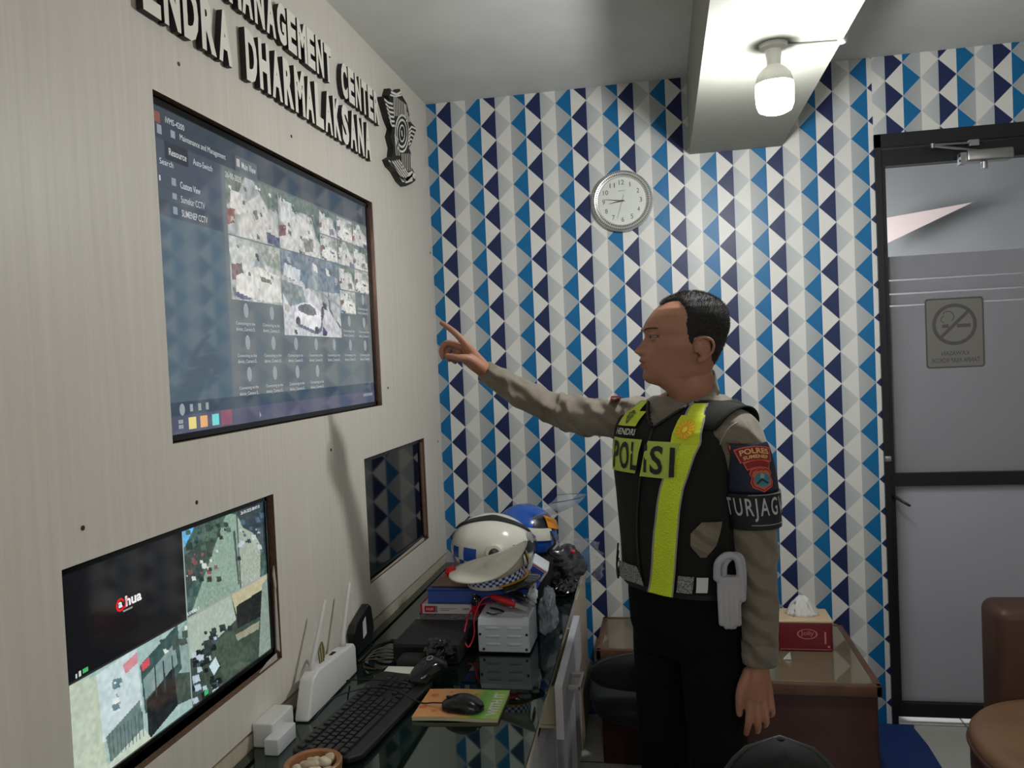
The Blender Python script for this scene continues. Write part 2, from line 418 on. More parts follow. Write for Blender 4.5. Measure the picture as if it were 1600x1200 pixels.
put_text(b, 'KAWASAN', lambda x, y: (ccx+.048-x, .0270, sz0+.047+y), .096, .017, .02)
put_text(b, 'TANPA ASAP ROKOK', lambda x, y: (sx1-.017-x, .0270, sz0+.020+y), sx1-sx0-.034, .018, .02)
b.build('lettering', M_sd, sg, fixn=False)
# door closer
dc = thing('door_closer', 'silver hydraulic door closer with folding arm on top of the dark door frame', 'door closer', (2.09, 0, 2.13))
z0 = 2.145
a_, c_ = at(1508, 246, 1, -.045), at(1572, 241, 1, -.045)
MB().rbox((a_.x, -.068, a_.z-.02), (c_.x+.02, -.012, a_.z+.022), .008).build('body', M_silver, dc, True, 40)
b = MB(); b.box((a_.x-.016, -.05, a_.z-.022), (a_.x+.002, -.012, a_.z+.018)); b.build('end_plate', pm('dull zinc', (150,150,150), .45, .8), dc)
b = MB(); b.cyl((a_.x-.0175, -.04, a_.z+.008), (a_.x-.012, -.04, a_.z+.008), .005, n=12); b.cyl((a_.x-.0175, -.04, a_.z-.010), (a_.x-.012, -.04, a_.z-.010), .005, n=12); b.build('screw', M_dark, dc)
k = at(1538, 258, 1, -.045); b = MB(); b.cyl((k.x, -.045, k.z-.012), (k.x, -.045, k.z+.012), .011, n=20); b.build('adjusting_cap', M_silver, dc, True, 40)
e = at(1537, 236, 1, -.05); g = at(1457, 228, 1, -.05); h = at(1520, 224, 1, -.03)
b = MB(); b.cyl((e.x, -.05, e.z-.014), (e.x, -.05, e.z+.006), .009, n=16); b.tube([(e.x, -.05, e.z), (g.x, -.05, g.z)], .0045, 8); b.cyl((g.x, -.05, g.z-.008), (g.x, -.05, g.z+.008), .008, n=16)
b.tube([(g.x, -.05, g.z+.004), (h.x, -.025, h.z+.004)], .004, 8); b.box((h.x-.012, -.03, h.z-.008), (h.x+.022, -.012, h.z+.014)); b.build('arm', M_silver, dc, True, 40)
# handle stub and latch on the door edge
b = MB(); p = at(1396, 776, 1, 0); q = at(1421, 790, 1, -.05); b.tube([(p.x, 0, p.z), (p.x+.004, -.03, p.z), (q.x, -.05, q.z)], [.006, .006, .005], 10, round_end=True); b.build('door_handle', M_black, door, True)
p = at(1387, 717, 1, -.01); MB().rbox((p.x-.012, -.02, p.z-.012), (p.x+.012, -.011, p.z+.012), .004).build('latch_plate', M_silver, door, True, 40)

# dark plastic strip above door
# ================================================================== LAMP
lx, ly = 1.232, -1.10
lp = thing('ceiling_bulb', 'lit white LED bulb hanging from a round socket under the ceiling beam', 'lamp', (lx, ly, 2.236))
sock = pm('white socket plastic', (205, 205, 200), .4)
MB().lathe([(.001, 2.236), (.036, 2.236), (.034, 2.226), (.021, 2.221), (.019, 2.205), (.017, 2.192), (.001, 2.192)], (lx, ly, 0), 32).build('socket', sock, lp, True, 40)
MB().lathe([(.001, 2.195), (.018, 2.195), (.017, 2.183), (.030, 2.173), (.041, 2.160), (.046, 2.143), (.046, 2.135), (.001, 2.135)], (lx, ly, 0), 36).build('bulb_neck', sock, lp, True, 50)
bm_ = pm('lit bulb', (255, 255, 255), .4, emit=(250, 251, 250), es=BULB_W)
MB().lathe([(.001, 2.1352), (.0465, 2.1352), (.0475, 2.11), (.046, 2.085), (.040, 2.070), (.026, 2.063), (.001, 2.061)], (lx, ly, 0), 28).build('diffuser', bm_, lp, True)
b = MB(); p2 = (1.412, ly+.02, 2.240); b.tube([(lx+.03, ly, 2.230), (1.30, ly+.01, 2.231), (1.39, ly+.02, 2.231), p2, (1.425, ly+.02, 2.30), (1.425, ly+.02, 2.53)], .0045, 8)
b.build('wire', pm('white cable', (200, 200, 196), .5), lp, True)
MB().ell((1.402, ly+.018, 2.233), (.012, .010, .009)).build('cable_clip', sock, lp, True)

# ================================================================== SCREENS
def colour_grid(name, img, f, es, rough, parent, base=.02):
    "img: h x w x 3 sRGB 0..255, row 0 on top; one quad per cell, coloured by face-corner attribute"
    h, w, _ = img.shape
    vs = [f(i/w, j/h) for j in range(h+1) for i in range(w+1)]
    fs = [(j*(w+1)+i, (j+1)*(w+1)+i, (j+1)*(w+1)+i+1, j*(w+1)+i+1) for j in range(h) for i in range(w)]
    off = Vector((0,0,0)); p = parent
    while p is not None: off = off+p.location; p = p.parent
    me = bpy.data.meshes.new(name); me.from_pydata([tuple(Vector(v)-off) for v in vs], [], fs)
    at_ = me.color_attributes.new('picture', 'FLOAT_COLOR', 'CORNER')
    c = np.clip(img.reshape(-1, 3)/255.0, 0, 1); c = np.where(c <= .04045, c/12.92, ((c+.055)/1.055)**2.4)
    c = np.concatenate([c, np.ones((len(c), 1))], 1); at_.data.foreach_set('color', np.repeat(c, 4, axis=0).astype(np.float32).ravel())
    k = NT(name+' pixels', rough, .5); a = k.n('ShaderNodeAttribute', attribute_name='picture')
    k.b.inputs['Base Color'].default_value = (base, base, base, 1); k.t.links.new(a.outputs['Color'], k.b.inputs['Emission Color']); k.b.inputs['Emission Strength'].default_value = es
    k.b.inputs['IOR'].default_value = 1.8
    me.materials.append(k.m); o = bpy.data.objects.new(name, me); C.objects.link(o); o.parent = parent; return o
rng = np.random.default_rng(3)
def smooth_noise(h, w, s):
    a = rng.random((h//s+3, w//s+3)); y = np.linspace(0, h/s, h); x = np.linspace(0, w/s, w)
    yi = y.astype(int); xi = x.astype(int); fy_ = (y-yi)[:, None]; fx_ = (x-xi)[None]
    return a[yi][:, xi]*(1-fy_)*(1-fx_)+a[yi+1][:, xi]*fy_*(1-fx_)+a[yi][:, xi+1]*(1-fy_)*fx_+a[yi+1][:, xi+1]*fy_*fx_
def poly(img, pts, col):
    "fill polygon given in 0..1 picture coordinates"
    h, w, _ = img.shape; Y, X = np.mgrid[0:h, 0:w]; X = (X+.5)/w; Y = (Y+.5)/h; ins = np.zeros((h, w), bool)
    n = len(pts)
    for i in range(n):
        x1_, y1_ = pts[i]; x2_, y2_ = pts[(i+1) % n]
        if y1_ == y2_: continue
        c_ = ((y1_ > Y) != (y2_ > Y)) & (X < (x2_-x1_)*(Y-y1_)/(y2_-y1_)+x1_); ins ^= c_
    img[ins] = col; return ins
def street(h, w, kind=0):
    img = np.zeros((h, w, 3)); n = smooth_noise(h, w, 3); n2 = smooth_noise(h, w, 6)
    img[:] = np.array((158, 162, 160)); img += (n2[..., None]-.5)*40
    if kind == 0:
        poly(img, [(0, 0), (.35, 0), (.2, .35), (0, .55)], (96, 104, 96)); poly(img, [(.5, 0), (1, 0), (1, .42), (.78, .36)], (92, 108, 100))
        poly(img, [(.08, .28), (.3, .3), (.3, .62), (.05, .68)], (196, 192, 186)); poly(img, [(0, .6), (.14, .58), (.12, .8), (0, .86)], (120, 74, 70))
        poly(img, [(.3, .45), (.62, .2), (.95, .62), (1, .9), (.7, .95), (.2, 1), (.2, .8)], (186, 184, 180))
        poly(img, [(.48, .5), (.56, .48), (.58, .62), (.5, .66)], (92, 92, 92)); poly(img, [(.72, .78), (1, .84), (1, 1), (.75, .98)], (78, 84, 108))
    elif kind == 1:
        poly(img, [(0, 0), (1, 0), (1, .3), (.6, .22), (.1, .32)], (88, 104, 98)); poly(img, [(.05, .1), (.35, .14), (.25, .5), (.04, .52)], (186, 188, 186))
        poly(img, [(.15, .5), (.45, .28), (.75, .4), (1, .85), (1, 1), (.1, 1), (0, .8)], (190, 188, 184)); poly(img, [(0, .6), (.16, .55), (.14, .75), (0, .8)], (112, 78, 78))
        poly(img, [(.55, .7), (.8, .66), (.84, .9), (.6, .95)], (112, 112, 110)); poly(img, [(.8, .25), (1, .3), (1, .7), (.9, .6)], (76, 96, 92))
    elif kind == 2:
        poly(img, [(0, .2), (.3, .1), (.55, .12), (.4, .5), (.05, .55)], (188, 190, 184)); poly(img, [(.02, .45), (.22, .4), (.2, .66), (.03, .7)], (108, 84, 84))
        poly(img, [(.1, .62), (.5, .4), (.95, .5), (1, .95), (.7, .98), (.08, .9)], (204, 202, 196)); poly(img, [(.05, .86), (.4, .96), (.2, .99), (.05, .94)], (74, 82, 112))
        poly(img, [(.55, .55), (.8, .6), (.78, .66), (.58, .64)], (96, 98, 92)); poly(img, [(.6, .15), (.95, .1), (1, .4), (.7, .35)], (130, 140, 128))
    elif kind == 3:
        poly(img, [(0, 0), (1, 0), (1, .4), (.55, .42), (0, .3)], (104, 116, 128)); poly(img, [(.05, .15), (.3, .2), (.28, .35), (.02, .3)], (188, 192, 194))
        poly(img, [(0, .38), (.3, .33), (.5, .45), (1, .75), (1, 1), (0, 1)], (186, 186, 190)); poly(img, [(.0, .35), (.32, .4), (.36, .58), (.1, .66), (0, .5)], (120, 130, 130))
        poly(img, [(.34, .12), (.44, .1), (.42, .4), (.36, .42)], (86, 110, 122)); poly(img, [(.5, .12), (.6, .14), (.58, .42), (.5, .4)], (130, 146, 150))
        body = [(.17, .74), (.2, .66), (.27, .6), (.42, .58), (.52, .62), (.6, .68), (.62, .78), (.6, .88), (.5, .93), (.2, .84), (.17, .8)]
        poly(img, [(x+.02, y+.05) for x, y in body], (96, 98, 116)); poly(img, body, (214, 214, 216))
        poly(img, [(.22, .66), (.28, .615), (.42, .6), (.51, .65), (.54, .73), (.4, .74), (.24, .7)], (92, 94, 100))
        for cx_, cy_ in ((.22, .82), (.53, .92)):
            poly(img, [(cx_+.038*math.cos(a), cy_+.05*math.sin(a)) for a in np.linspace(0, 6.28, 12)[:-1]], (60, 60, 66))
        poly(img, [(.63, .62), (.66, .6), (.68, .7), (.64, .8), (.62, .72)], (70, 70, 78)); poly(img, [(.64, .86), (.72, .94), (.7, .99), (.63, .99)], (66, 68, 100))
        poly(img, [(.76, .3), (.78, .3), (.8, .62), (1, .86), (.98, .88), (.78, .66)], (88, 90, 96)); poly(img, [(.6, .4), (1, .56), (1, .6), (.6, .43)], (140, 142, 146))
    img += (n[..., None]-.5)*52; return img
def scatter(img, n, box, cols, s=.02):
    for _ in range(n):
        x = box[0]+random.random()*(box[2]-box[0]); y = box[1]+random.random()*(box[3]-box[1]); a = random.random()*s+.004; c_ = random.choice(cols)
        poly(img, [(x, y), (x+a, y+a*.4), (x+a*1.2, y+a*1.6), (x+a*.1, y+a*1.3)], c_)

# -- big monitor
XS = -.015
def tv(name, label, Y0, Y1, Z0, Z1, bez, x=XS):
    t = thing(name, label, 'screen', (x-.02, (Y0+Y1)/2, Z0))
    b = MB(); b.box((x-.045, Y0, Z0), (x-.004, Y1, Z1)); b.build('case', M_blackm, t)
    b = MB()
    for a in ((Y0, Y0+bez, Z0, Z1), (Y1-bez, Y1, Z0, Z1), (Y0, Y1, Z0, Z0+bez), (Y0, Y1, Z1-bez, Z1)): b.box((x-.006, a[0], a[2]), (x+.004, a[1], a[3]))
    b.build('bezel', pm('glossy black bezel', (16, 16, 18), .2), t)
    return t
y0, y1, z1, z0 = -1.868, -.735, 1.985, 1.347
bt = tv('wall_monitor', 'largest wall screen, showing a grid of street camera pictures', y0-.014, y1+.014, z0-.012, z1+.012, .012)
bigf = lambda s, t: (XS, y0+(y1-y0)*s, z1-(z1-z0)*t)
H_, W_ = 214, 380
img = np.zeros((H_, W_, 3)); img[:] = (66, 78, 92)
def R_(s0, t0, s1, t1, c): img[int(t0*H_):max(int(t1*H_), int(t0*H_)+1), int(s0*W_):int(s1*W_)] = c
R_(0, 0, 1, .10, (44, 52, 62)); R_(0, .10, .21, .335, (58, 66, 78)); R_(0, .285, .21, .335, (50, 58, 68)); R_(0, .335, .21, .9, (60, 78, 90)); R_(.215, .10, 1, .91, (80, 88, 92))
R_(.03, .1, .10, .155, (38, 42, 48)); R_(.27, .045, .36, .1, (78, 82, 86)); R_(0, .905, 1, .945, (40, 56, 70)); R_(0, .945, 1, 1, (62, 64, 86))
gx = lambda i: .224+.1108*i
gy = lambda j: .103+.1153*j
def blit(k, i0, j0, i1, j1):
    a0, a1, b0, b1 = int(gx(i0)*W_)+1, min(int(gx(i1)*W_), W_-1), int(gy(j0)*H_)+1, int(gy(j1)*H_)
    im = street(b1-b0, a1-a0, k); scatter(im, 26, (0, 0, 1, 1), [(90, 98, 92), (206, 206, 202), (70, 74, 78), (160, 158, 150)], .07); img[b0:b1, a0:a1] = im*.93
blit(0, 0, 0, 2, 2); blit(1, 2, 0, 4, 2); blit(2, 0, 2, 2, 4); blit(3, 2, 2, 5, 5)
for (i, j) in ((4,0),(5,0),(6,0),(4,1),(5,1),(6,1),(5,2),(6,2),(5,3)): blit((i+j) % 3, i, j, i+1, j+1)
for s, c_ in ((.068, (206, 190, 110)), (.105, (206, 150, 92)), (.145, (90, 190, 190))): R_(s-.011, .955, s+.011, .992, c_)
R_(.165, .948, .205, .999, (120, 66, 84)); R_(.0, .02, .022, .055, (110, 66, 60))
for t in (.219, .264, .308): R_(.047, t-.010, .058, t+.010, (122, 130, 138))
R_(.012, .058, .026, .085, (122, 130, 138)); R_(.052, .058, .064, .083, (122, 130, 138)); R_(.275, .055, .288, .082, (160, 160, 160))
img = img*.92+12
colour_grid('display', img, bigf, 1.1, .06, bt)
b = MB()
def st(body, s, t, w, h, bold=0): put_text(b, body, lambda x, y: (XS+.0006, y0+(y1-y0)*s+x, z1-(z1-z0)*t-h/2+y), w, h, bold)
st('iVMS-4200', .035, .032, .065, .012); st('Maintenance and Management', .077, .069, .174, .016); st('Resource', .041, .127, .060, .014, .01); st('Auto-Switch', .115, .127, .073, .013)
st('Search', .012, .166, .045, .012); st('Custom View', .070, .219, .072, .014, .01); st('Sumekar CCTV', .070, .264, .086, .014); st('SUMENEP CCTV', .070, .308, .094, .014, .01); st('Main View', .293, .068, .066, .016, .01)
st('26-05-2025', .226, .125, .07, .013, .01)
tiles_ = [(0,4),(1,4)]+[(i, 5) for i in range(7)]+[(i, 6) for i in range(4)]+[(5,4),(6,4),(6,3)]
for i, j in tiles_:
    cx_ = gx(i)+.055; tt = gy(j)
    st('Connecting to the', cx_-.043, tt+.081, .088, .0095); st('device_Camera 0..', cx_-.043, tt+.101, .088, .0095)
b.box((XS, y0+.01, z1-(z1-z0)*.211), (XS+.0005, y0+.014, z1-(z1-z0)*.227))
b.build('screen_lettering', pm('screen text', (40, 40, 40), .3, emit=(205, 208, 210), es=.7), bt, fixn=False)
b = MB()
for i, j in tiles_:
    cy_, cz_ = y0+(y1-y0)*(gx(i)+.055), z1-(z1-z0)*(gy(j)+.032)
    b.add([(XS+.0006, cy_+.011*math.cos(a), cz_+.017*math.sin(a)) for a in np.linspace(0, 2*PI, 25)[:-1]], [tuple(range(24))])
for s in (.037,): b.add([(XS+.0006, y0+(y1-y0)*s+.009*math.cos(a), z1-(z1-z0)*.926+.012*math.sin(a)) for a in np.linspace(0, 2*PI, 25)[:-1]], [tuple(range(24))])
for s in (.066, .092, .117): b.box((XS, y0+(y1-y0)*s-.005, z1-(z1-z0)*.935), (XS+.0006, y0+(y1-y0)*s+.005, z1-(z1-z0)*.912))
for q in range(4): oy, oz = (q % 2)*.008, (q//2)*.010; b.box((XS, y0+.028+oy, z1-(z1-z0)*.972-.008+oz), (XS+.0006, y0+.0345+oy, z1-(z1-z0)*.972-.0005+oz))
cyy, czz = y0+(y1-y0)*.312, z1-(z1-z0)*.965
b.add([(XS+.0007, cyy, czz), (XS+.0007, cyy+.008, czz-.010), (XS+.0007, cyy, czz-.015)], [(0,2,1)])
for q in range(7): b.box((XS, y1-.10+q*.012, z1-(z1-z0)*.966), (XS+.0006, y1-.094+q*.012, z1-(z1-z0)*.952))
b.build('screen_icons', pm('screen icons', (40, 40, 40), .3, emit=(180, 190, 195), es=.55), bt, fixn=False)
# brushed reveal strip along the right of the opening
MB().box((-.016, BIG[1]-.006, BIG[2]), (.002, BIG[1]+.001, BIG[3])).build('edge_trim', pm('rose steel', (150, 118, 104), .3, .7), bt)

# -- lower left monitor with four pictures
lt = tv('wall_monitor', 'lower left wall screen split into four camera pictures, one of them black', -2.190, -1.518, .800, 1.166, .008, -.012)
ly0, ly1, lz1, lz0 = -2.180, -1.526, 1.160, .808
H2, W2 = 196, 360; img = np.zeros((H2, W2, 3)); img[:] = (8, 9, 14)
hh, ww = H2//2, W2//2
q = np.zeros((hh, ww, 3)); q[:] = (58, 84, 78); q += (smooth_noise(hh, ww, 5)[..., None]-.5)*40     # street seen from above
poly(q, [(0, 0), (.14, 0), (.0, .22)], (86, 170, 220)); poly(q, [(.5, .0), (.62, .05), (.62, 1), (.12, 1), (.05, .95)], (128, 152, 138)); poly(q, [(.64, .1), (.8, .3), (.93, .55), (.9, 1), (.64, 1)], (150, 160, 148))
poly(q, [(.0, .3), (.3, .15), (.35, .3), (.12, .6), (0, .75)], (52, 66, 60)); poly(q, [(.62, .0), (1, 0), (1, .75), (.86, .4), (.7, .25)], (34, 52, 60))
poly(q, [(.57, .25), (.60, .25), (.62, .9), (.6, .95)], (66, 74, 66)); scatter(q, 26, (.0, .3, .35, .7), [(190, 196, 190), (40, 50, 46), (120, 80, 80)], .05); scatter(q, 22, (.6, .1, .95, .6), [(170, 186, 190), (30, 40, 50), (60, 90, 110)], .06)
scatter(q, 40, (.02, .0, .5, .25), [(30, 50, 40), (70, 96, 80)], .06); q += (smooth_noise(hh, ww, 2)[..., None]-.5)*34
img[:hh, ww:] = q
q = np.zeros((hh, ww, 3)); q[:] = (150, 176, 172)                                                    # yard with a gate
poly(q, [(0, .0), (.2, .05), (.24, 1), (0, 1)], (176, 188, 168)); poly(q, [(.2, .05), (.52, 0), (.54, .6), (.22, .72)], (186, 202, 204)); poly(q, [(.54, .2), (.9, .0), (.92, .5), (.56, .72)], (52, 78, 76))
poly(q, [(.56, .36), (.86, .18), (.88, .42), (.57, .58)], (120, 142, 140)); poly(q, [(.9, .1), (1, .0), (1, .7), (.92, .6)], (128, 150, 144)); poly(q, [(.58, .6), (.84, .42), (.86, .86), (.58, 1)], (20, 26, 28))
poly(q, [(.24, .68), (.52, .54), (.54, .85), (.27, .95)], (96, 118, 114)); poly(q, [(.22, .96), (.54, .84), (.6, 1), (.22, 1)], (182, 194, 178)); poly(q, [(.84, .5), (1, .6), (1, .9), (.86, .86)], (60, 74, 68))
poly(q, [(.55, .2), (.62, .17), (.62, .25), (.56, .28)], (196, 70, 84)); poly(q, [(.4, .1), (.52, .05), (.52, .16), (.42, .2)], (196, 132, 140))
for s in (.66, .74, .82): poly(q, [(s, .3), (s+.012, .3), (s+.014, .62), (s+.002, .62)], (40, 54, 54))
for s in np.arange(.26, .53, .03): poly(q, [(s, .66), (s+.006, .66), (s+.008, .93), (s+.002, .93)], (70, 90, 88))
scatter(q, 14, (.27, .16, .42, .5), [(96, 120, 130), (210, 216, 214)], .05); scatter(q, 14, (.7, .05, .98, .2), [(200, 206, 200), (60, 72, 66)], .06); q += (smooth_noise(hh, ww, 4)[..., None]-.5)*26
img[hh:, :ww] = q
q = np.zeros((hh, ww, 3)); q[:] = (56, 70, 62)                                                       # courtyard with parked bikes
poly(q, [(0, .0), (.5, 0), (.55, .34), (.1, .5), (0, .45)], (158, 172, 160)); poly(q, [(.5, 0), (1, 0), (1, .3), (.56, .28)], (176, 170, 138)); poly(q, [(.56, .18), (.92, .16), (.92, .5), (.56, .46)], (26, 32, 32))
poly(q, [(.92, .1), (1, .05), (1, 1), (.82, 1)], (126, 142, 132)); poly(q, [(.5, .52), (.86, .54), (.84, .64), (.48, .6)], (140, 140, 120)); poly(q, [(.1, .5), (.5, .4), (.55, .6), (.8, .9), (.4, 1), (.3, .75)], (66, 80, 68))
scatter(q, 60, (.0, .35, .28, .95), [(20, 26, 30), (170, 186, 196), (60, 76, 86)], .07); scatter(q, 12, (.12, .22, .5, .44), [(24, 30, 30), (40, 50, 48)], .09); poly(q, [(.2, .68), (.28, .62), (.32, .76), (.25, .82)], (186, 206, 210))
q += (smooth_noise(hh, ww, 3)[..., None]-.5)*22; img[hh:, ww:] = q
img[hh-1:hh+1, :] = np.where(np.arange(W2)[None, :, None] >= ww, 150, 40); img[:, ww-1:ww+1] = (140, 160, 156); img[0:1] = (170, 176, 178)
img[hh-6:hh-2, 10:12] = (190, 200, 190); img[hh-7:hh-2, 14:17] = (190, 200, 190); img[hh-7:hh-3, 19:26] = (70, 170, 100); img[-8:-2, ww+24:ww+32] = (60, 170, 110)
colour_grid('display', img, lambda s, t: (-.012, ly0+(ly1-ly0)*s, lz1-(lz1-lz0)*t), .95, .07, lt)
b = MB(); u0 = ly0+(ly1-ly0)*.185; v0 = lz1-(lz1-lz0)*.275
TX = lambda x, y: (-.0112, u0+.026+x, v0+y)
put_text(b, 'hua', TX, .044, .019, .03)
put_text(b, 'TECHNOLOGY', lambda x, y: (-.0112, u0+.018+x, v0-.007+y), .026, .003)
b.build('logo_lettering', pm('logo white', (60, 60, 60), .3, emit=(235, 235, 235), es=.9), lt, fixn=False)
b = MB(); ring(b, 0, 0, .016, .0105, 0, 30, 20, 330)
b.v = [Vector((-.0112, u0+.012+v.x*.72, v0+.008+v.z*.72)) for v in b.v]
put_text(b, 'a', lambda x, y: (-.011, u0+.007+x, v0+.003+y), .010, .010, .03, mi=1)
b.add([(-.0112, u0+.021, v0-.001), (-.0112, u0+.026, v0-.001), (-.0112, u0+.034, v0+.017), (-.0112, u0+.029, v0+.017)], [(0,1,2,3)])
b.build('logo_symbol', [pm('logo red', (60, 8, 8), .3, emit=(214, 32, 40), es=.9), MATS['logo white']], lt, fixn=False)
b = MB(); put_text(b, '26-05-2025 08:47:10', lambda x, y: (-.0112, ly0+(ly1-ly0)*.84+x, lz1-.014+y), .085, .007); put_text(b, 'KAMERA 3', lambda x, y: (-.0112, ly0+(ly1-ly0)*.50+x, lz1-(lz1-lz0)*.485+y), .04, .007)
b.build('caption', MATS['logo white'], lt, fixn=False)
# torn laminate slivers in the gap right of and under that screen
b = MB(); P = [(.0, -1.500, .99), (-.004, -1.508, .93), (.0, -1.500, .88), (-.004, -1.503, .93)]
b.prism([(-1.512, .98), (-1.506, 1.0), (-1.499, .95), (-1.5045, .935)], -.006, -.003, lambda x, y, d: (d, x, y)); b.prism([(-1.513, .80), (-1.4985, .79), (-1.502, .94), (-1.508, .945)], -.006, -.003, lambda x, y, d: (d, x, y))
b.prism([(-1.60, .778), (-1.515, .778), (-1.515, .792), (-1.56, .788)], -.006, -.003, lambda x, y, d: (d, x, y))
b.build('torn_laminate', pm('torn laminate', (186, 178, 170), .8), wl)

# -- small dark monitor near the corner
stv = tv('wall_monitor', 'small switched-off screen in the wall near the corner', -.893, -.285, .797, 1.172, .010, -.012)
MB().box((-.0125, -.886, .806), (-.0115, -.293, 1.163)).build('display', pm('dark glass', (14, 15, 20), .05), stv)
b = MB(); b.box((-.012, -.284, .80), (-.004, -.262, 1.16)); b.build('raw_edge', RAW, stv); MB().box((-.016, -.259, .79), (-.001, -.2535, 1.17)).build('edge_trim', MATS['rose steel'], stv)
b = MB(); b.prism([(-.88, .786), (-.3, .786), (-.3, .797), (-.6, .792)], -.008, -.004, lambda x, y, d: (d, x, y)); b.build('torn_laminate', MATS['torn laminate'], stv)

# ================================================================== WALL LETTERS AND BADGE
M_lw = pm('letter white face', (238, 234, 222), .5); M_lb = pm('letter black side', (22, 22, 22), .6)
def letters(word, ya, yb, za, zb, row, wtag, off=0):
    n = len(word); pit = (yb-ya)/n; seen = {}
    for i, ch in enumerate(word):
        seen[ch] = seen.get(ch, 0)+1
    cnt = {}
    ordn = ['first', 'second', 'third', 'fourth', 'fifth']
    for i, ch in enumerate(word):
        cnt[ch] = cnt.get(ch, 0)+1
        Y = ya+pit*i; wdt = pit*(.84 if ch not in 'I' else .3)
        if ch == 'M': wdt = pit*.94
        b = MB(); f = lambda x, y, d, Y=Y: (.003+d, Y+x, za+y)
        extrude_text(b, ch, f, wdt, zb-za, .014, .052)
        which = f'{ordn[cnt[ch]-1]} {ch}' if seen[ch] > 1 else f'only {ch}'
        o = b.build('wall_letter', [M_lw, M_lb], fixn=False); o.location = (0, 0, 0)
        tag(o, f'raised white letter with black sides, the {which} of the word {wtag}', 'letter', f'raised letters in the {row} row')
letters('ENDRA', -1.925, -1.600, 2.135, 2.250, 'lower', 'just left of DHARMALAKSANA')
letters('DHARMALAKSANA', -1.548, -.728, 2.131, 2.250, 'lower', 'DHARMALAKSANA')
letters('MANAGEMENT', -1.610, -1.030, 2.281, 2.385, 'upper', 'MANAGEMENT')
letters('CENTER', -.968, -.632, 2.272, 2.378, 'upper', 'CENTER')

bg = thing('wall_badge', 'black and white winged police badge on the laminate wall by the corner', 'emblem', (0, -.38, 2.13))
def BQ(px, py): q = at(px, py, 0, .02); return (q.y, q.z)
cp = lambda x, y: BQ(590+x/6.66, 120+y/6.66)
outl = [(45,205),(120,250),(100,190),(120,120),(150,150),(190,170),(225,125),(240,180),(300,280),(325,400),(330,460),(400,540),(345,700),(320,740),(345,800),(340,930),(380,1000),(390,1080),(350,1110),(290,1140),(240,1090),(185,990),(130,930),(100,860),(150,830),(160,740),(130,620),(150,540),(110,440),(80,330)]
b = MB(); b.prism([cp(*p) for p in outl], 0, .022, lambda x, y, d: (d, x, y)); b.build('badge_base', M_lb, bg)
b = MB()
def strip(pts, w, x=.0235):
    P = [Vector((0,)+cp(*p)) for p in pts]
    for i in range(len(P)-1):
        d_ = (P[i+1]-P[i]); n_ = Vector((0, -d_.z, d_.y)).normalized()*w/2
        b.add([Vector((x, 0, 0))+q for q in (P[i]-n_, P[i+1]-n_, P[i+1]+n_, P[i]+n_)], [(0,1,2,3)])
for k in range(8): x_ = 160+k*18; strip([(x_, 195+k*13), (x_+6, 410), ], .0075)
for k in range(4): strip([(275+k*14, 290+k*40), (290+k*10, 470)], .0065)
for k in range(6): x_ = 245+k*18; strip([(x_, 800), (x_+4, 980)], .0065)
for k in range(3): strip([(170+k*16, 600+k*20), (185+k*18, 820)], .006)
for k in range(6): strip([(60+k*12, 235+k*45), (100+k*8, 270+k*48), (150+k*4, 285+k*45)], .007)
for k in range(5): strip([(395-k*14, 545+k*38), (345-k*4, 520+k*42), (315, 560+k*38)], .007)
for rr_ in (1.0, .74): 
    strip([(245+70*rr_*math.cos(a), 590+190*rr_*math.sin(a)) for a in np.linspace(0, 2*PI, 28)], .008)
strip([(245+28*math.cos(a), 590+85*math.sin(a)) for a in np.linspace(0, 2*PI, 20)], .006); strip([(240, 560), (248, 620)], .012)
for k in range(4): strip([(105+k*12, 870+k*12), (150+k*10, 930+k*12), (200+k*10, 1000+k*20), (250+k*14, 1090-k*12), (300+k*10, 1080-k*14), (350+k*4, 1030-k*10), (380, 1060-k*14)], .0055)
for k in range(5): strip([(122+k*22, 885-k*5), (172+k*19, 950-k*8), (228+k*13, 1030-k*14), (285+k*6, 1100-k*22), (355, 1075-k*22)], .0065)
strip([(130, 160), (190, 185), (235, 160)], .008); strip([(120, 190), (180, 205), (240, 190)], .006)
b.build('relief_lines', M_lw, bg, fixn=False)

# ================================================================== CLOCK
cc_ = at(972, 314, 1, -.02); ck = thing('wall_clock', 'round wall clock with a beaded silver rim on the blue wallpaper', 'clock', (cc_.x, 0, cc_.z))
cx_, cz_, R0 = cc_.x, cc_.z, .121
yd = lambda r, y: (r, y)
def lathe_y(prof, mt, name, sm=True, n=72): 
    b = MB(); b.loft([[(cx_+r*math.cos(2*PI*k/n), y, cz_+r*math.sin(2*PI*k/n)) for k in range(n)] for r, y in prof]); return b.build(name, mt, ck, sm, 35)
lathe_y([(R0*.96, -.001), (R0, -.012), (R0*.99, -.022), (R0*.90, -.034), (R0*.80, -.030), (R0*.77, -.022), (.001, -.020)], pm('clock rim silver', (214, 214, 210), .35, .55), 'rim')
b = MB()
for rr_ in (.93, .84):
    for k in range(90):
        a = 2*PI*k/90; u = Vector((math.cos(a), 0, math.sin(a))); c0 = Vector((cx_, -.0335 if rr_ < .9 else -.029, cz_))+u*R0*rr_
        t = Vector((-math.sin(a), 0, math.cos(a)))*.0016; o_ = Vector((0, -.0016, 0)); w_ = u*.0032
        b.add([c0-w_-t, c0+w_-t, c0+w_+t, c0-w_+t, c0-w_-t+o_, c0+w_-t+o_, c0+w_+t+o_, c0-w_+t+o_], [(0,3,2,1),(4,5,6,7),(0,1,5,4),(1,2,6,5),(2,3,7,6),(3,0,4,7)])
b.build('rim_beads', pm('dark bead metal', (70, 70, 68), .4, .8), ck)  # dark metal beads around the silver rim
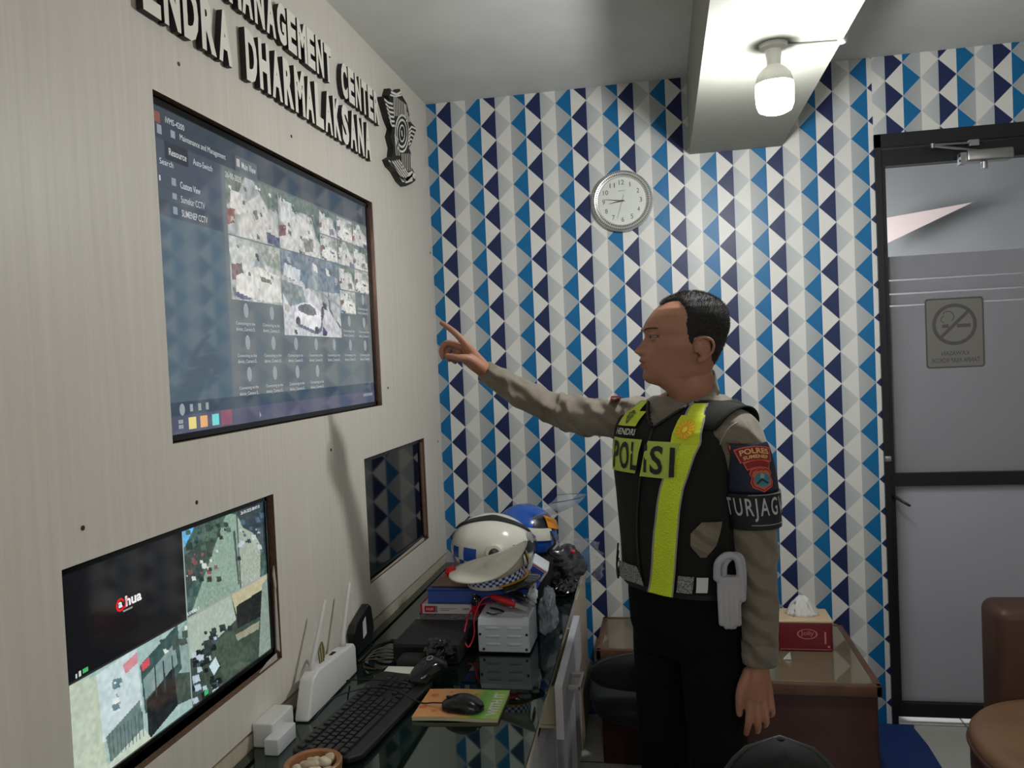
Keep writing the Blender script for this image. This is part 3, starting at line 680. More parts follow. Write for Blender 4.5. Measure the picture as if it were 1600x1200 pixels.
lathe_y([(.001, -.0212), (R0*.765, -.0212), (R0*.765, -.0222), (.001, -.0222)], pm('clock face', (212, 216, 208), .5), 'face', False)
b = MB()
for k in range(12):
    a = math.radians(90-30*(k+1)); s_ = str(k+1); w_ = .010*len(s_); h_ = .0185; px_, pz_ = cx_+.073*math.cos(a), cz_+.073*math.sin(a)
    put_text(b, s_, lambda x, y: (px_-w_/2+x, -.0226, pz_-h_/2+y), w_*(.30 if s_ == '1' else 1), h_, .0)
put_text(b, 'QUARTZ', lambda x, y: (cx_-.014+x, -.0226, cz_+.037+y), .028, .005)
b.build('numerals', pm('clock ink', (60, 64, 62), .5), ck, fixn=False)
def hand(name, deg, l, w, tail, y, mt):
    a = math.radians(deg); u = Vector((math.sin(a), 0, math.cos(a))); n_ = Vector((u.z, 0, -u.x))*w; c0 = Vector((cx_, y, cz_))
    b = MB(); vs_ = [c0-u*tail-n_*.7, c0-u*tail+n_*.7, c0+n_, c0+u*l+n_*.3, c0+u*l-n_*.3, c0-n_]; o_ = Vector((0, -.0006, 0))
    b.add(vs_+[v+o_ for v in vs_], [tuple(range(6)), tuple(range(11, 5, -1))]+[(i, (i+1) % 6, 6+(i+1) % 6, 6+i) for i in range(6)]); b.build(name, mt, ck)
HM = pm('hand dark metal', (90, 92, 88), .35, .5)
hand('hour_hand', 261, .052, .0028, .008, -.0232, HM); hand('minute_hand', 278, .071, .0022, .010, -.024, HM); hand('second_hand', 197, .074, .0008, .026, -.0248, pm('second hand', (130, 132, 128), .4, .3))
MB().cyl((cx_, -.0225, cz_), (cx_, -.0262, cz_), .004, n=16).build('hub', HM, ck)

# ================================================================== DESK
ZD = .632
XE = lambda y: .617-.0217*(y+1.686)
M_gl = pm('dark green glass', (10, 24, 19), .03, spec=.5, ior=1.95)
M_gl.node_tree.nodes['Principled BSDF'].inputs['Specular Tint'].default_value = (.72, .9, .8, 1)
M_cr = grain_mat('cream board', (190, 178, 150), (206, 194, 168), (198, 186, 160), 40, 3)
M_wb = pm('white board', (190, 190, 196), .45, var=.05, vscale=6)
dk = thing('counter_desk', 'long counter desk with a dark green glass top along the laminate wall', 'desk', (.3, -1.2, 0))
Y0, Y1 = -2.6, -.03
def slab(b, y0, y1, z0, z1, xa, dx, mi=None):
    vs_ = [(xa, y0, z0), (XE(y0)+dx, y0, z0), (XE(y1)+dx, y1, z0), (xa, y1, z0)]; vs_ += [(v[0], v[1], z1) for v in vs_]
    b.add(vs_, [(0,3,2,1),(4,5,6,7),(0,1,5,4),(1,2,6,5),(2,3,7,6),(3,0,4,7)], mi)
b = MB(); slab(b, Y0, Y1, ZD-.006, ZD, .002, .0); b.build('glass_top', M_gl, dk)
b = MB(); slab(b, Y0, Y1, ZD-.030, ZD-.0065, .002, -.003); b.build('top_board', M_cr, dk)
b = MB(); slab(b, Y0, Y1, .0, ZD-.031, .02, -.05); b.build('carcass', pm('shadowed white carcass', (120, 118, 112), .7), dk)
def front(name, y0, y1, z0, z1, mt, dx=-.012, th=.018):
    b = MB(); vs_ = [(XE(y0)+dx-th, y0, z0), (XE(y0)+dx, y0, z0), (XE(y1)+dx, y1, z0), (XE(y1)+dx-th, y1, z0)]; vs_ += [(v[0], v[1], z1) for v in vs_]
    b.add(vs_, [(0,3,2,1),(4,5,6,7),(0,1,5,4),(1,2,6,5),(2,3,7,6),(3,0,4,7)]); return b.build(name, mt, dk)
front('door', -.42, -.035, .05, .598, M_cr, .0); front('door', -.60, -.44, .05, .598, M_wb, -.004)
front('door', -1.00, -.62, .05, .48, M_wb, -.02); front('door', -1.40, -1.01, .05, .48, M_wb, -.02); front('door', -1.82, -1.41, .05, .598, M_wb); front('door', -2.3, -1.83, .05, .598, M_wb)
dr = front('drawer', -1.25, -.68, .485, .624, M_wb, .032, .020)
b = MB(); b.box((.45, -1.20, .50), (.615, -1.19, .60)); b.box((.45, -.74, .50), (.615, -.73, .60)); b.box((.45, -1.2, .49), (.615, -.73, .498)); b.build('drawer_box', M_cr, dr)
xh = .645
b = MB(); b.rbox((xh-.006, -1.150, .572), (xh+.030, -1.138, .584), .002); b.rbox((xh-.006, -1.062, .572), (xh+.030, -1.050, .584), .002); b.rbox((xh+.022, -1.150, .570), (xh+.031, -1.050, .586), .002)
b.build('handle', pm('satin handle', (170, 165, 155), .35, .6), dr)

# ---- router, modem, papers
def seg(parent, name, mt, a, b_, **k): return MB().rbox(a, b_, **k).build(name, mt, parent, True, 40)
rt = thing('wifi_router', 'white router standing on edge against the wall with two raised antennas', 'router', (.05, -1.36, ZD))
b = MB(); prof = [(-1.53, ZD+.002), (-1.22, ZD+.002), (-1.205, .700), (-1.215, .712), (-1.44, .726), (-1.475, .715)]
b.prism(prof, .030, .068, lambda x, y, d: (d+(y-ZD)*-.10+.008, x, y)); o = b.build('case', M_white, rt)
bv = o.modifiers.new('b', 'BEVEL'); bv.width = .006; bv.segments = 3; o.data.shade_smooth(); 
for (ax_, ay, tx, ty, tz) in ((.048, -1.44, .048, -1.345, .865), (.048, -1.245, .047, -1.175, .865)):
    b = MB(); b.tube([(ax_, ay, .705), (ax_, ay, .735), (tx, ty, tz)], [.0075, .0065, .0045], 12, round_end=True); b.build('antenna', M_white, rt, True)
for y_ in (-1.44, -1.245): MB().cyl((.048, y_, .70), (.048, y_, .722), .009, n=16).build('antenna_socket', pm('light grey plastic', (170,170,168), .4), rt)
b = MB(); b.box((.042, -1.40, .715), (.052, -1.385, .722)); b.box((.042, -1.33, .713), (.052, -1.30, .719)); b.box((.062, -1.27, .66), (.0665, -1.235, .664)); b.box((.062, -1.27, .67), (.0665, -1.235, .674)); b.build('port', M_dark, rt)
b = MB()
for k in range(3): b.tube(spline([(.05, -1.395+k*.01, .718), (.045, -1.39+k*.012, .750+k*.006), (.04, -1.36, .762), (.038, -1.345, .742), (.04, -1.35, .718)], 6), .0022, 6)
tag(b.build('network_cable', pm('olive cable', (110, 100, 50), .5), None, True), 'short looped olive cables plugged into the top of the white router', 'cable')
md = thing('modem', 'flat black modem with a paper label leaning on the wall behind the router', 'modem', (.03, -1.04, ZD))
b = MB(); b.prism([(-1.10, ZD+.001), (-.985, ZD+.001), (-.955, .665), (-.965, .735), (-.985, .750), (-1.09, .720), (-1.11, .70)], .006, .03, lambda x, y, d: (d-(y-ZD)*.03, x, y)); o = b.build('case', M_black, md); bv = o.modifiers.new('b', 'BEVEL'); bv.width = .004; bv.segments = 2
b = MB(); b.prism([(-1.05, .665), (-1.02, .672), (-1.02, .722), (-1.045, .712)], .0285, .0295, lambda x, y, d: (d-(y-ZD)*.03+.001, x, y)); b.build('paper_label', pm('paper', (200, 200, 196), .7), md)
pb = thing('white_socket_box', 'white plastic box on the wall at the bottom edge, left of the stone bowl', 'box', (.04, -1.62, ZD))
q = at(430, 1160, 1, -1.80)
MB().rbox((.001, -1.655, ZD), (.050, -1.552, .686), .004).build('back_plate', M_white, pb, True, 40)
MB().rbox((.045, -1.688, ZD), (.078, -1.60, .668), .003).build('cover', pm('glossy white', (206, 208, 210), .2), pb, True, 40)

# ---- bowl of white stones
bo = at(496, 1185, 2, ZD+.06); bx, by = bo.x, bo.y-.02
bw = thing('wooden_bowl', 'round turned wooden bowl at the bottom edge holding pale stones', 'bowl', (bx, by, ZD))
MB().lathe([(.001, ZD+.001), (.040, ZD+.001), (.050, ZD+.012), (.056, ZD+.055), (.056, ZD+.063), (.053, ZD+.065), (.0455, ZD+.062), (.043, ZD+.040), (.001, ZD+.036)], (bx, by, 0), 48).build('bowl_body', pm('turned wood', (150, 102, 66), .4, var=.25, vscale=30), bw, True, 35)
SM = [pm('pale stone', (205, 192, 168), .6, var=.12, vscale=60), pm('cream stone', (190, 172, 142), .6, var=.15, vscale=60)]
pos = []
cand = [(-.026,.016),(-.006,.024),(.016,.018),(.028,-.002),(-.030,-.008),(-.010,.002),(.010,-.006),(-.016,-.024),(.006,-.026),(.026,-.022),(-.001,.012),(.020,.032),(-.020,.033)]
desc = ['at the far left rim', 'largest, at the back rim', 'at the back right', 'long one at the right rim', 'at the left rim', 'in the middle, left', 'in the middle, right', 'at the front left', 'at the front middle', 'at the front right', 'upper middle of the heap', 'against the far right rim', 'against the far left rim']
for i, (dx, dy) in enumerate(cand):
    r = .0105+.003*((i*7) % 3)/2
    M3 = Matrix.Rotation(i*1.3, 3, 'Z') @ Matrix.Rotation(.3*math.sin(i), 3, 'X')
    b = MB(); b.ell((bx+dx, by+dy, ZD+.047+.004*(i % 3)), (r*1.45 if i == 3 else r*1.15, r*.9, r*.72), 16, 10, M3)
    for v in b.v:
        v += noise.noise_vector(v*90+Vector((i, 0, 0)))*.0012
    tag(b.build('stone', SM[i % 2], None, True), 'pale stone in the wooden bowl, '+desc[i], 'stone', 'stones in the wooden bowl')

# ---- keyboard
ka, kb = at(482, 1158, 2, ZD+.02), at(600, 1049, 2, ZD+.02)
kdir = Vector((.045, .43, 0)).normalized(); kx = Vector((kdir.y, -kdir.x, 0))
KO = Vector((.112, -1.705, ZD))
TK = Matrix.Translation(KO) @ Matrix(((kdir.x, kx.x, 0, 0), (kdir.y, kx.y, 0, 0), (0, 0, 1, 0), (0, 0, 0, 1)))
# local keyboard frame: x along its length (to the back wall), y towards the room, z up; typing edge is on +y
kbd = thing('keyboard', 'black computer keyboard lying along the wall on the glass desk', 'keyboard', tuple(KO+kdir*.22+kx*.07))
b = MB(TK); LK = .45; WK = .158
b.prism([(0, .012), (.012, 0), (LK-.012, 0), (LK, .012), (LK-.004, WK-.02), (LK-.03, WK), (.03, WK), (.004, WK-.02)], .004, .018, lambda x, y, d: (x, y, d+(.006*(1-y/WK) if d > .01 else 0)))
o = b.build('case', pm('keyboard black', (24, 24, 26), .42), kbd); bv = o.modifiers.new('b', 'BEVEL'); bv.width = .004; bv.segments = 3
rows = [(0.012, [(x0_, 1) for x0_ in list(np.arange(.012, .30, .0195))]), ]
keys = []
kw = .0186; z_ = .0235
def addrow(y, widths, x0_=.012):
    x = x0_
    for w_ in widths: 
        if w_ > 0: keys.append((x, y, w_*kw-.0022, .0158))
        x += abs(w_)*kw
addrow(.012, [1,-.6,1,1,1,1,-.4,1,1,1,1,-.4,1,1,1,1,-.2,1,1,1,-.2]); addrow(.036, [1]*13+[2,-.2,1,1,1,-.2,1,1,1,1])
addrow(.0545, [1.5]+[1]*12+[1.5,-.2,1,1,1,-.2,1,1,1]); addrow(.073, [1.75]+[1]*11+[2.25,-3.4,1,1,1]); addrow(.0915, [2.25]+[1]*10+[2.75,-1.2,1,-1.2,1,1,1]); addrow(.110, [1.25,1.25,1.25,6.2,1.25,1.25,1.25,1.25,-.2,1,1,1,-.2,2,1])
cache = {}
KM = pm('key black', (30, 30, 32), .32)
for (x, y, w_, d_) in keys:
    kk = round(w_, 4)
    if kk not in cache:
        b = MB(); b.loft([[(0,0,0),(w_,0,0),(w_,d_,0),(0,d_,0)], [(.001,.0006,.0045),(w_-.001,.0006,.0045),(w_-.001,d_-.001,.0045),(.001,d_-.001,.0045)], [(.0026,.0022,.0058),(w_-.0026,.0022,.0058),(w_-.0026,d_-.003,.0052),(.0026,d_-.003,.0052)]])
        me = b.mesh('key'); me.materials.append(KM)
        R3 = TK.to_3x3().to_4x4(); me.transform(R3); cache[kk] = me
    o = bpy.data.objects.new('key', cache[kk]); C.objects.link(o); o.parent = kbd
    o.location = (TK @ Vector((x, y, .0205 if False else .0225-.004*(y/WK)))) - kbd.location
b = MB(TK); b.box((.335, .010, .0225), (.352, .014, .0235)); b.build('brand_plate', pm('plate grey', (180,180,180), .4), kbd)
# cable lying over the keyboard, mouse cable
b = MB(); cab = [(.36, -1.43, ZD+.006), (.30, -1.40, ZD+.018), (.235, -1.42, ZD+.034), (.16, -1.42, ZD+.036), (.105, -1.46, ZD+.030), (.088, -1.53, ZD+.012), (.082, -1.58, ZD+.004)]
b.tube(spline([(.385, -1.435, ZD+.018)]+cab, 8), .0018, 8)

# ---- booklet with the mouse on it
zb = ZD+.0008
bq = [at(643, 1122, 2, ZD+.008), at(778, 1124, 2, ZD+.008), at(797, 1079, 2, ZD+.008), at(672, 1078, 2, ZD+.008)]
bk = thing('booklet', 'orange and green booklet on the glass desk used as a mouse pad', 'booklet', ((bq[0].x+bq[2].x)/2, (bq[0].y+bq[2].y)/2, ZD))
def bl(s, t, z=0): return bq[0].lerp(bq[1], s).lerp(bq[3].lerp(bq[2], s), t).xy.to_3d()+Vector((0, 0, zb+.009+z+.0015*math.sin(s*5)))
k = NT('booklet cover', .35, .5); tc = k.n('ShaderNodeTexCoord'); sp = k.n('ShaderNodeSeparateXYZ'); k.t.links.new(tc.outputs['Object'], sp.inputs[0])
nz = k.n('ShaderNodeTexNoise'); nz.inputs['Scale'].default_value = 22; nz.inputs['Detail'].default_value = 3; k.t.links.new(tc.outputs['Object'], nz.inputs[0])
xx = k.ma('ADD', k.ma('MULTIPLY', k.ma('ADD', sp.outputs[0], .1), 5.0), k.ma('MULTIPLY', k.ma('SUBTRACT', nz.outputs[0], .5), .12))
cr_ = k.n('ShaderNodeValToRGB'); k.t.links.new(xx, cr_.inputs[0]); el = cr_.color_ramp.elements; el[0].color = lin((214, 150, 96)); el[0].position = .0; el[1].color = lin((168, 204, 84)); el[1].position = 1
for p_, c_ in ((.48, (206, 152, 98)), (.62, (196, 176, 90)), (.72, (112, 176, 80)), (.84, (150, 204, 90))): e_ = el.new(p_); e_.color = lin(c_)
k.t.links.new(cr_.outputs[0], k.b.inputs['Base Color'])
b = MB(); n_ = 12; rows_ = []
b.loft([[bl(i/n_, 0, dz) for i in range(n_+1)]+[bl(i/n_, 1, dz) for i in range(n_, -1, -1)] for dz in (0, .0006)]); b.build('cover', k.m, bk)
b = MB(); b.loft([[bl(i/n_*.99+.004, .006, dz) for i in range(n_+1)]+[bl(i/n_*.99+.004, .99, dz) for i in range(n_, -1, -1)] for dz in (-.0088, -.0003)]); b.build('pages', pm('page edge', (198, 190, 160), .7), bk)
b = MB(); put_text(b, 'WITH IT', lambda x, y: bl(.97-y*1.0, .10+x, .0012), .78, .13, .05); b.build('title', pm('title white', (225, 225, 215), .5), bk, fixn=False)
b = MB()
for s, t, r in ((.12, .75, .05), (.3, .86, .02), (.22, .2, .03), (.42, .12, .03), (.5, .3, .02), (.06, .35, .05), (.62, .8, .03)): b.add([bl(s+r*math.cos(a), t+r*1.2*math.sin(a), .0010) for a in np.linspace(0, 2*PI, 12)[:-1]], [tuple(range(11))])
b.build('cover_spots', pm('cover red brown', (190, 110, 70), .5), bk, fixn=False)
def mouse(name, label, T, mat, parts=True):
    t = thing(name, label, 'mouse', tuple(T.translation))
    b = MB(T); L_ = .104; rings = []
    for i in range(25):
        s = i/24; x = (s-.5)*L_; w_ = .031*(max(0, 1-abs(2*s-1)**3.2))**.5*(1-.10*math.cos(s*PI)) + .0006; h_ = .036*(max(0, math.sin(PI*(s*.86+.10)))**.75)*(.80+.2*s) if 0 < i < 24 else .010
        rings.append([(x, w_*math.copysign(abs(math.cos(a))**.8, math.cos(a)), .002+max(0, math.sin(a))**.85*h_ if math.sin(a) > 0 else .002) for a in np.linspace(0, 2*PI, 29)[:-1]])
    b.loft(rings); b.build('shell', mat, t, True, 60); return t
T = Matrix.Translation((.428, -1.447, ZD+.0115)) @ Matrix.Rotation(-.06, 4, 'Z')
ms = mouse('computer_mouse', 'black computer mouse on the orange and green booklet', T, pm('satin black', (20, 20, 21), .25))
b = MB(T); b.rbox((-.040, -.003, .024), (-.022, .003, .030), .002); b.build('scroll_wheel', M_black, ms)
mc = MB().tube(spline([(.376, -1.442, ZD+.022), (.352, -1.438, ZD+.020), (.315, -1.425, ZD+.014), (.262, -1.42, ZD+.036), (.20, -1.402, ZD+.0375), (.15, -1.42, ZD+.036), (.105, -1.46, ZD+.030), (.088, -1.53, ZD+.010)], 8), .0018, 8).build('cord', M_cable, ms, True)

# ---- DVR with adapters, second mouse, card
dv = thing('video_recorder', 'flat black video recorder box on the desk left of the white power supply', 'recorder', (.25, -1.04, ZD))
MB().rbox((.155, -1.150, ZD+.004), (.342, -.935, .690), .002).build('case', pm('recorder black', (26, 26, 28), .5, var=.1, vscale=3), dv, True, 30)
b = MB(); b.box((.16, -1.1515, ZD+.010), (.338, -1.1500, .680)); b.build('front_panel', M_black, dv)
b = MB(); [b.cyl((x, y, ZD), (x, y, ZD+.005), .007, n=12) for x in (.17, .33) for y in (-1.13, -.95)]; b.build('foot', M_dark, dv)
b = MB(); b.box((.320, -1.1525, .652), (.328, -1.1514, .656)); b.build('indicator', pm('blue led', (70, 90, 130), .4), dv)
for i, (z_, yy) in enumerate(((.672, -.99), (.662, -.965), (.655, -.945))):
    b = MB(); b.tube(spline([(.156, yy-.10, z_), (.128, yy-.10, z_+.004), (.09, yy-.12, z_-.004), (.060, yy-.14, z_-.03), (.05, yy-.16, ZD+.003)], 7), .0042 if i < 2 else .003, 8); b.cyl((.156, yy-.10, z_), (.130, yy-.10, z_+.003), .0065, n=12)
    tag(b.build('power_cable', M_cable, None, True), ['thick black plug cable, topmost behind the video recorder', 'thick black plug cable, middle one behind the video recorder', 'thin black cable, lowest behind the video recorder'][i], 'cable', 'cables behind the video recorder')
b = MB()
for k in range(4): b.tube(spline([(.156, -1.10-k*.01, .650-k*.004), (.11, -1.13-k*.012, .668-k*.006), (.085, -1.17-k*.006, .655), (.078, -1.18, ZD+.004), (.09+k*.01, -1.20, ZD+.003)], 6), .0016, 6)
tag(b.build('thin_cables', pm('brown cable', (70, 55, 35), .5), None, True), 'bunch of thin brown cables between recorder and wall', 'cable')
ca = thing('white_card_box', 'small flat white box behind the keyboard', 'box', (.21, -1.245, ZD))
MB().rbox((.165, -1.268, ZD+.001), (.252, -1.222, ZD+.022), .002).build('box_body', pm('cream card', (205, 203, 190), .6), ca, True, 40)
ad = thing('power_adapter', 'low rounded black adapter in front of the video recorder', 'adapter', (.24, -1.19, ZD))
MB().rbox((.185, -1.222, ZD+.001), (.30, -1.158, ZD+.040), .012, 4).build('adapter_body', M_blackm, ad, True, 40)
T = Matrix.Translation((.298, -1.292, ZD+.033)) @ Matrix.Rotation(.95, 4, 'Z') @ Matrix.Rotation(-.30, 4, 'Y') @ Matrix.Rotation(.22, 4, 'X') @ Matrix.Diagonal((1.1, 1.05, 1.05, 1))
m2 = mouse('optical_mouse', 'glossy black mouse with a red light, propped up behind the keyboard', T, pm('gloss black', (26, 27, 29), .12))
b = MB(T); b.tube([(.014*math.cos(a)*.55+.012, .006*math.sin(a), .0385) for a in np.linspace(0, 2*PI, 22)], .0009, 6, cap=False); b.build('button_ring', pm('grey ring', (160,160,165), .3), m2, True)
b = MB(); q = at(644, 1071, 2, ZD+.008); b.ell((q.x, q.y, q.z), (.006, .006, .005)); b.build('red_light', pm('red led', (200, 30, 50), .3, emit=(255, 40, 70), es=2.2), m2, True)
MB().tube(spline([(.270, -1.335, ZD+.02), (.225, -1.35, ZD+.034), (.16, -1.352, ZD+.036), (.10, -1.345, ZD+.03), (.085, -1.30, ZD+.004)], 8), .0018, 8).build('cord', M_cable, m2, True)
# black plastic bag crumpled on the adapter
def crumple(name, label, cat, c, r, mat, seed=0, amp=.3, group=None, flat=.55, n=34):
    b = MB(); b.ell(c, (1, 1, 1), n, n//2)
    cc2 = Vector(c)
    for v in b.v:
        d = (v-cc2); nn_ = noise.multi_fractal(d*1.7+Vector((seed, 0, 0)), 1.0, 2.2, 4); s_ = 1+amp*(nn_-1)+.18*abs(noise.noise(d*5+Vector((seed, 3, 0))))
        v.x = cc2.x+d.x*r[0]*s_; v.y = cc2.y+d.y*r[1]*s_; v.z = max(cc2.z+d.z*r[2]*s_, c[2]-r[2]*flat)
    o = b.build(name, mat, None, False); tag(o, label, cat, group); return o
M_bag = pm('black bag plastic', (14, 14, 16), .16, spec=.7)
crumple('plastic_bag', 'crumpled shiny black plastic bag on the adapter beside the glossy mouse', 'bag', (.300, -1.190, ZD+.056), (.036, .034, .030), M_bag, 2, .35, flat=.5)

# ---- stack behind: bag, red box, binder, papers
st_ = thing('black_carton', 'black carton wrapped in shiny plastic under the red and white box', 'box', (.27, -.83, ZD))
MB().rbox((.165, -.925, ZD+.001), (.372, -.56, .704), .004).build('carton_body', M_blackm, st_, True, 30)
b = MB(); n1, n2 = 40, 10; g_ = [[Vector((.165+.207*i/n1, -.926-.005*abs(noise.noise(Vector((i*.35, j*.5, 1)))), ZD+.004+.07*j/n2)) for i in range(n1+1)] for j in range(n2+1)]
b.loft(g_, closed=False, cap=False); b.build('plastic_wrap', M_bag, st_, fixn=False)
b = MB(); g_ = [[Vector((.165+.207*i/n1, -.926-.018*j/n2+.0, .702-.012*(j/n2)**2+.004*noise.noise(Vector((i*.4, j*.6, 5))))) for i in range(n1+1)] for j in range(n2+1)]
b.loft(g_, closed=False, cap=False); b.build('plastic_fold', pm('clear crinkled film', (150, 150, 150), .12, spec=.8, alpha=.35), st_, fixn=False)
rb = thing('document_box', 'flat white box with red ends and printed label under the blue binder', 'box', (.25, -.84, .706))
MB().box((.170, -.930, .7045), (.352, -.70, .7325)).build('box_body', pm('print white', (205, 200, 200), .5), rb)
b = MB(); b.box((.1695, -.9312, .7045), (.176, -.70, .7330)); b.box((.330, -.9312, .7045), (.3525, -.70, .7330)); b.build('red_end', pm('print red', (176, 22, 34), .45), rb)
b = MB(); b.box((.183, -.9314, .709), (.216, -.930, .728)); b.build('red_label', MATS['print red'], rb); b = MB(); b.box((.217, -.9314, .709), (.223, -.930, .728)); b.build('grey_label', pm('print grey', (120,120,125), .5), rb)
b = MB(); put_text(b, 'ARSIP', lambda x, y: (.187+x, -.9316, .7145+y), .025, .008, .03); b.build('label_lettering', pm('label pink', (230, 180, 180), .5), rb, fixn=False)
b = MB(); put_text(b, '208/8', lambda x, y: (.300+x, -.9316, .717+y), .022, .006); b.box((.232, -.9316, .715), (.262, -.9312, .7165)); b.box((.232, -.9316, .720), (.285, -.9312, .7212)); b.build('small_print', pm('print dark', (70,60,70), .5), rb, fixn=False)
bd = thing('binder', 'thick royal blue binder lying flat under the helmets', 'binder', (.34, -.8, .735))
MB().rbox((.192, -.925, .7335), (.505, -.57, .7375), .0015).build('lower_cover', pm('binder blue', (30, 62, 150), .35), bd)
b = MB(); b.box((.196, -.912, .7375), (.498, -.58, .774)); b.build('pages', pm('binder inner blue', (18, 40, 112), .5), bd)
MB().rbox((.190, -.927, .7735), (.505, -.57, .7785), .0015).build('upper_cover', MATS['binder blue'], bd)
b = MB(); b.prism([(-.926, .738), (-.920, .774), (-.912, .774), (-.912, .738)], .194, .50, lambda x, y, d: (d, x, y)); b.build('spine', pm('binder blue spine', (36, 72, 160), .4), bd)
pp = thing('envelope', 'brown paper envelope lying on the blue binder under the helmet', 'envelope', (.25, -.80, .779))
b = MB(); b.rbox((.200, -.905, .7792), (.330, -.62, .785), .002); b.build('envelope_body', pm('brown paper', (134, 104, 84), .6, var=.2, vscale=30), pp, True, 30)
tr_ = thing('document_folder', 'dark red-brown glossy folder on the blue binder under the police cap', 'folder', (.42, -.79, .779))
b = MB(); b.rbox((.332, -.915, .7792), (.520, -.60, .786), .002); b.build('folder_body', pm('dark folder', (76, 52, 52), .25), tr_, True, 30)
# blue white box end and shredded white plastic on the right
bx_ = thing('medicine_box', 'white box with blue and red stripes right of the police cap', 'box', (.535, -.76, ZD))
TB = Matrix.Translation(at(840, 889, 1, -.82)) @ Matrix.Rotation(.6, 4, 'Y') @ Matrix.Rotation(.1, 4, 'Z')
MB(TB).rbox((-.028, -.03, -.022), (.028, .06, .022), .004).build('box_body', pm('box white', (205, 208, 215), .4), bx_, True, 40)
b = MB(TB); b.box((-.021, -.0312, -.016), (.020, -.0300, .010)); b.build('blue_panel', pm('box blue', (28, 72, 168), .4), bx_); b = MB(TB); b.box((-.024, -.0314, .013), (.024, -.0302, .016)); b.build('red_stripe', MATS['print red'], bx_)

# ---- power supply with clips
ps = thing('power_supply', 'white louvred metal power supply on the desk with clips on top', 'power supply', (.45, -1.0, ZD))
M_ps = pm('white enamel', (198, 202, 212), .35)
b = MB(); yz = [(-1.062, ZD+.006), (-1.062, .716), (-1.052, .735), (-.93, .742), (-.925, ZD+.006)]
b.prism(yz, .378, .527, lambda x, y, d: (d, x, y)); o = b.build('case', M_ps, ps); bv = o.modifiers.new('b', 'BEVEL'); bv.width = .004; bv.segments = 3
for zz_ in (.708, .685, .662):
    for xx_ in (.400, .462):
        b = MB(); n_ = 10
        b.loft([[(xx_+.042*i/n_, -1.0622-.005*math.sin(PI*i/n_)**.5*(1 if k == 1 else 0), zz_+(.0035 if k == 0 else -.001 if k == 1 else -.005)) for i in range(n_+1)] for k in range(3)], closed=False, cap=False)
        b.build('louvre', M_ps, ps, True, fixn=False)
for xx_, zz_ in ((.385, .690), (.519, .690), (.394, .648), (.517, .648)):
    MB().cyl((xx_, -1.0615, zz_), (xx_, -1.065, zz_), .0036, n=14).build('screw', M_black, ps)
b = MB(); [b.cyl((x, y, ZD), (x, y, ZD+.007), .007, n=12) for x in (.392, .513) for y in (-1.05, -.94)]; b.build('foot', M_dark, ps)
M_red = pm('red rubber', (190, 20, 26), .35); M_jaw = pm('clip steel', (150, 150, 150), .3, .9)
def clip(label, T, mat):
    t = thing('battery_clip', label, 'clip', tuple(T.translation), 'battery clips on the power supply')
    for s in (1, -1):
        b = MB(T); b.tube([(-.040, 0, .0085*s), (-.028, 0, .0085*s), (.0, 0, .0065*s), (.016, 0, .004*s)], [.004, .0062, .0068, .005], 12, squash=1.25, round_end=True); b.build('handle_grip', mat, t, True)
        b = MB(T); b.prism([(.010, .003*s), (.018, .0065*s), (.034, .006*s), (.046, .001*s), (.043, -.0005*s), (.03, .0015*s)], -.004, .004, lambda x, y, d: (x, d, y)); b.build('jaw', M_jaw, t)
    b = MB(T); b.cyl((.008, -.008, 0), (.008, .008, 0), .004, n=14); b.build('hinge_pin', M_jaw, t)
clip('red handled battery clip lying on the white power supply', Matrix.Translation((.462, -1.005, .764)) @ Matrix.Scale(1.5, 4) @ Matrix.Rotation(-.55, 4, 'Z') @ Matrix.Rotation(.12, 4, 'Y') @ Matrix.Rotation(1.2, 4, 'X'), M_red)
clip('black handled battery clip, just right of the red handled one', Matrix.Translation((.490, -.960, .766)) @ Matrix.Scale(1.4, 4) @ Matrix.Rotation(-.75, 4, 'Z') @ Matrix.Rotation(.15, 4, 'Y') @ Matrix.Rotation(1.2, 4, 'X'), M_black)
b = MB(); b.tube(spline([(.43, -.985, .764), (.405, -.97, .770), (.375, -.98, .762), (.358, -1.01, .72), (.362, -1.04, .68), (.352, -1.07, .655), (.338, -1.06, .67), (.335, -1.03, .70), (.345, -.97, .735), (.40, -.935, .745)], 8), .0026, 8)
tag(b.build('red_lead', pm('red wire', (200, 24, 60), .4), None, True), 'red wire looping down the left side of the white power supply', 'wire')
b = MB(); b.tube(spline([(.458, -.94, .764), (.42, -.95, .768), (.385, -.975, .765), (.362, -.955, .745), (.355, -.935, .72)], 8), .0026, 8); b.tube(spline([(.40, -1.03, .741), (.425, -1.05, .742), (.45, -1.035, .746), (.43, -1.02, .748), (.405, -1.0, .746)], 6), .003, 8)
tag(b.build('black_lead', M_cable, None, True), 'black wires in a small tangle on the white power supply', 'wire')
crumple('black_tape_bundle', 'small black bundle between the red box and the power supply', 'bundle', (.352, -.955, .752), (.014, .014, .020), M_bag, 9, .3)
M_clear = pm('clear film', (215, 220, 225), .08, spec=.9, alpha=.28)
crumple('plastic_wrapper', 'clear crinkled wrapper in front of the clips on the power supply', 'wrapper', (.460, -1.045, .7385), (.045, .012, .007), M_clear, 4, .5, flat=.3)
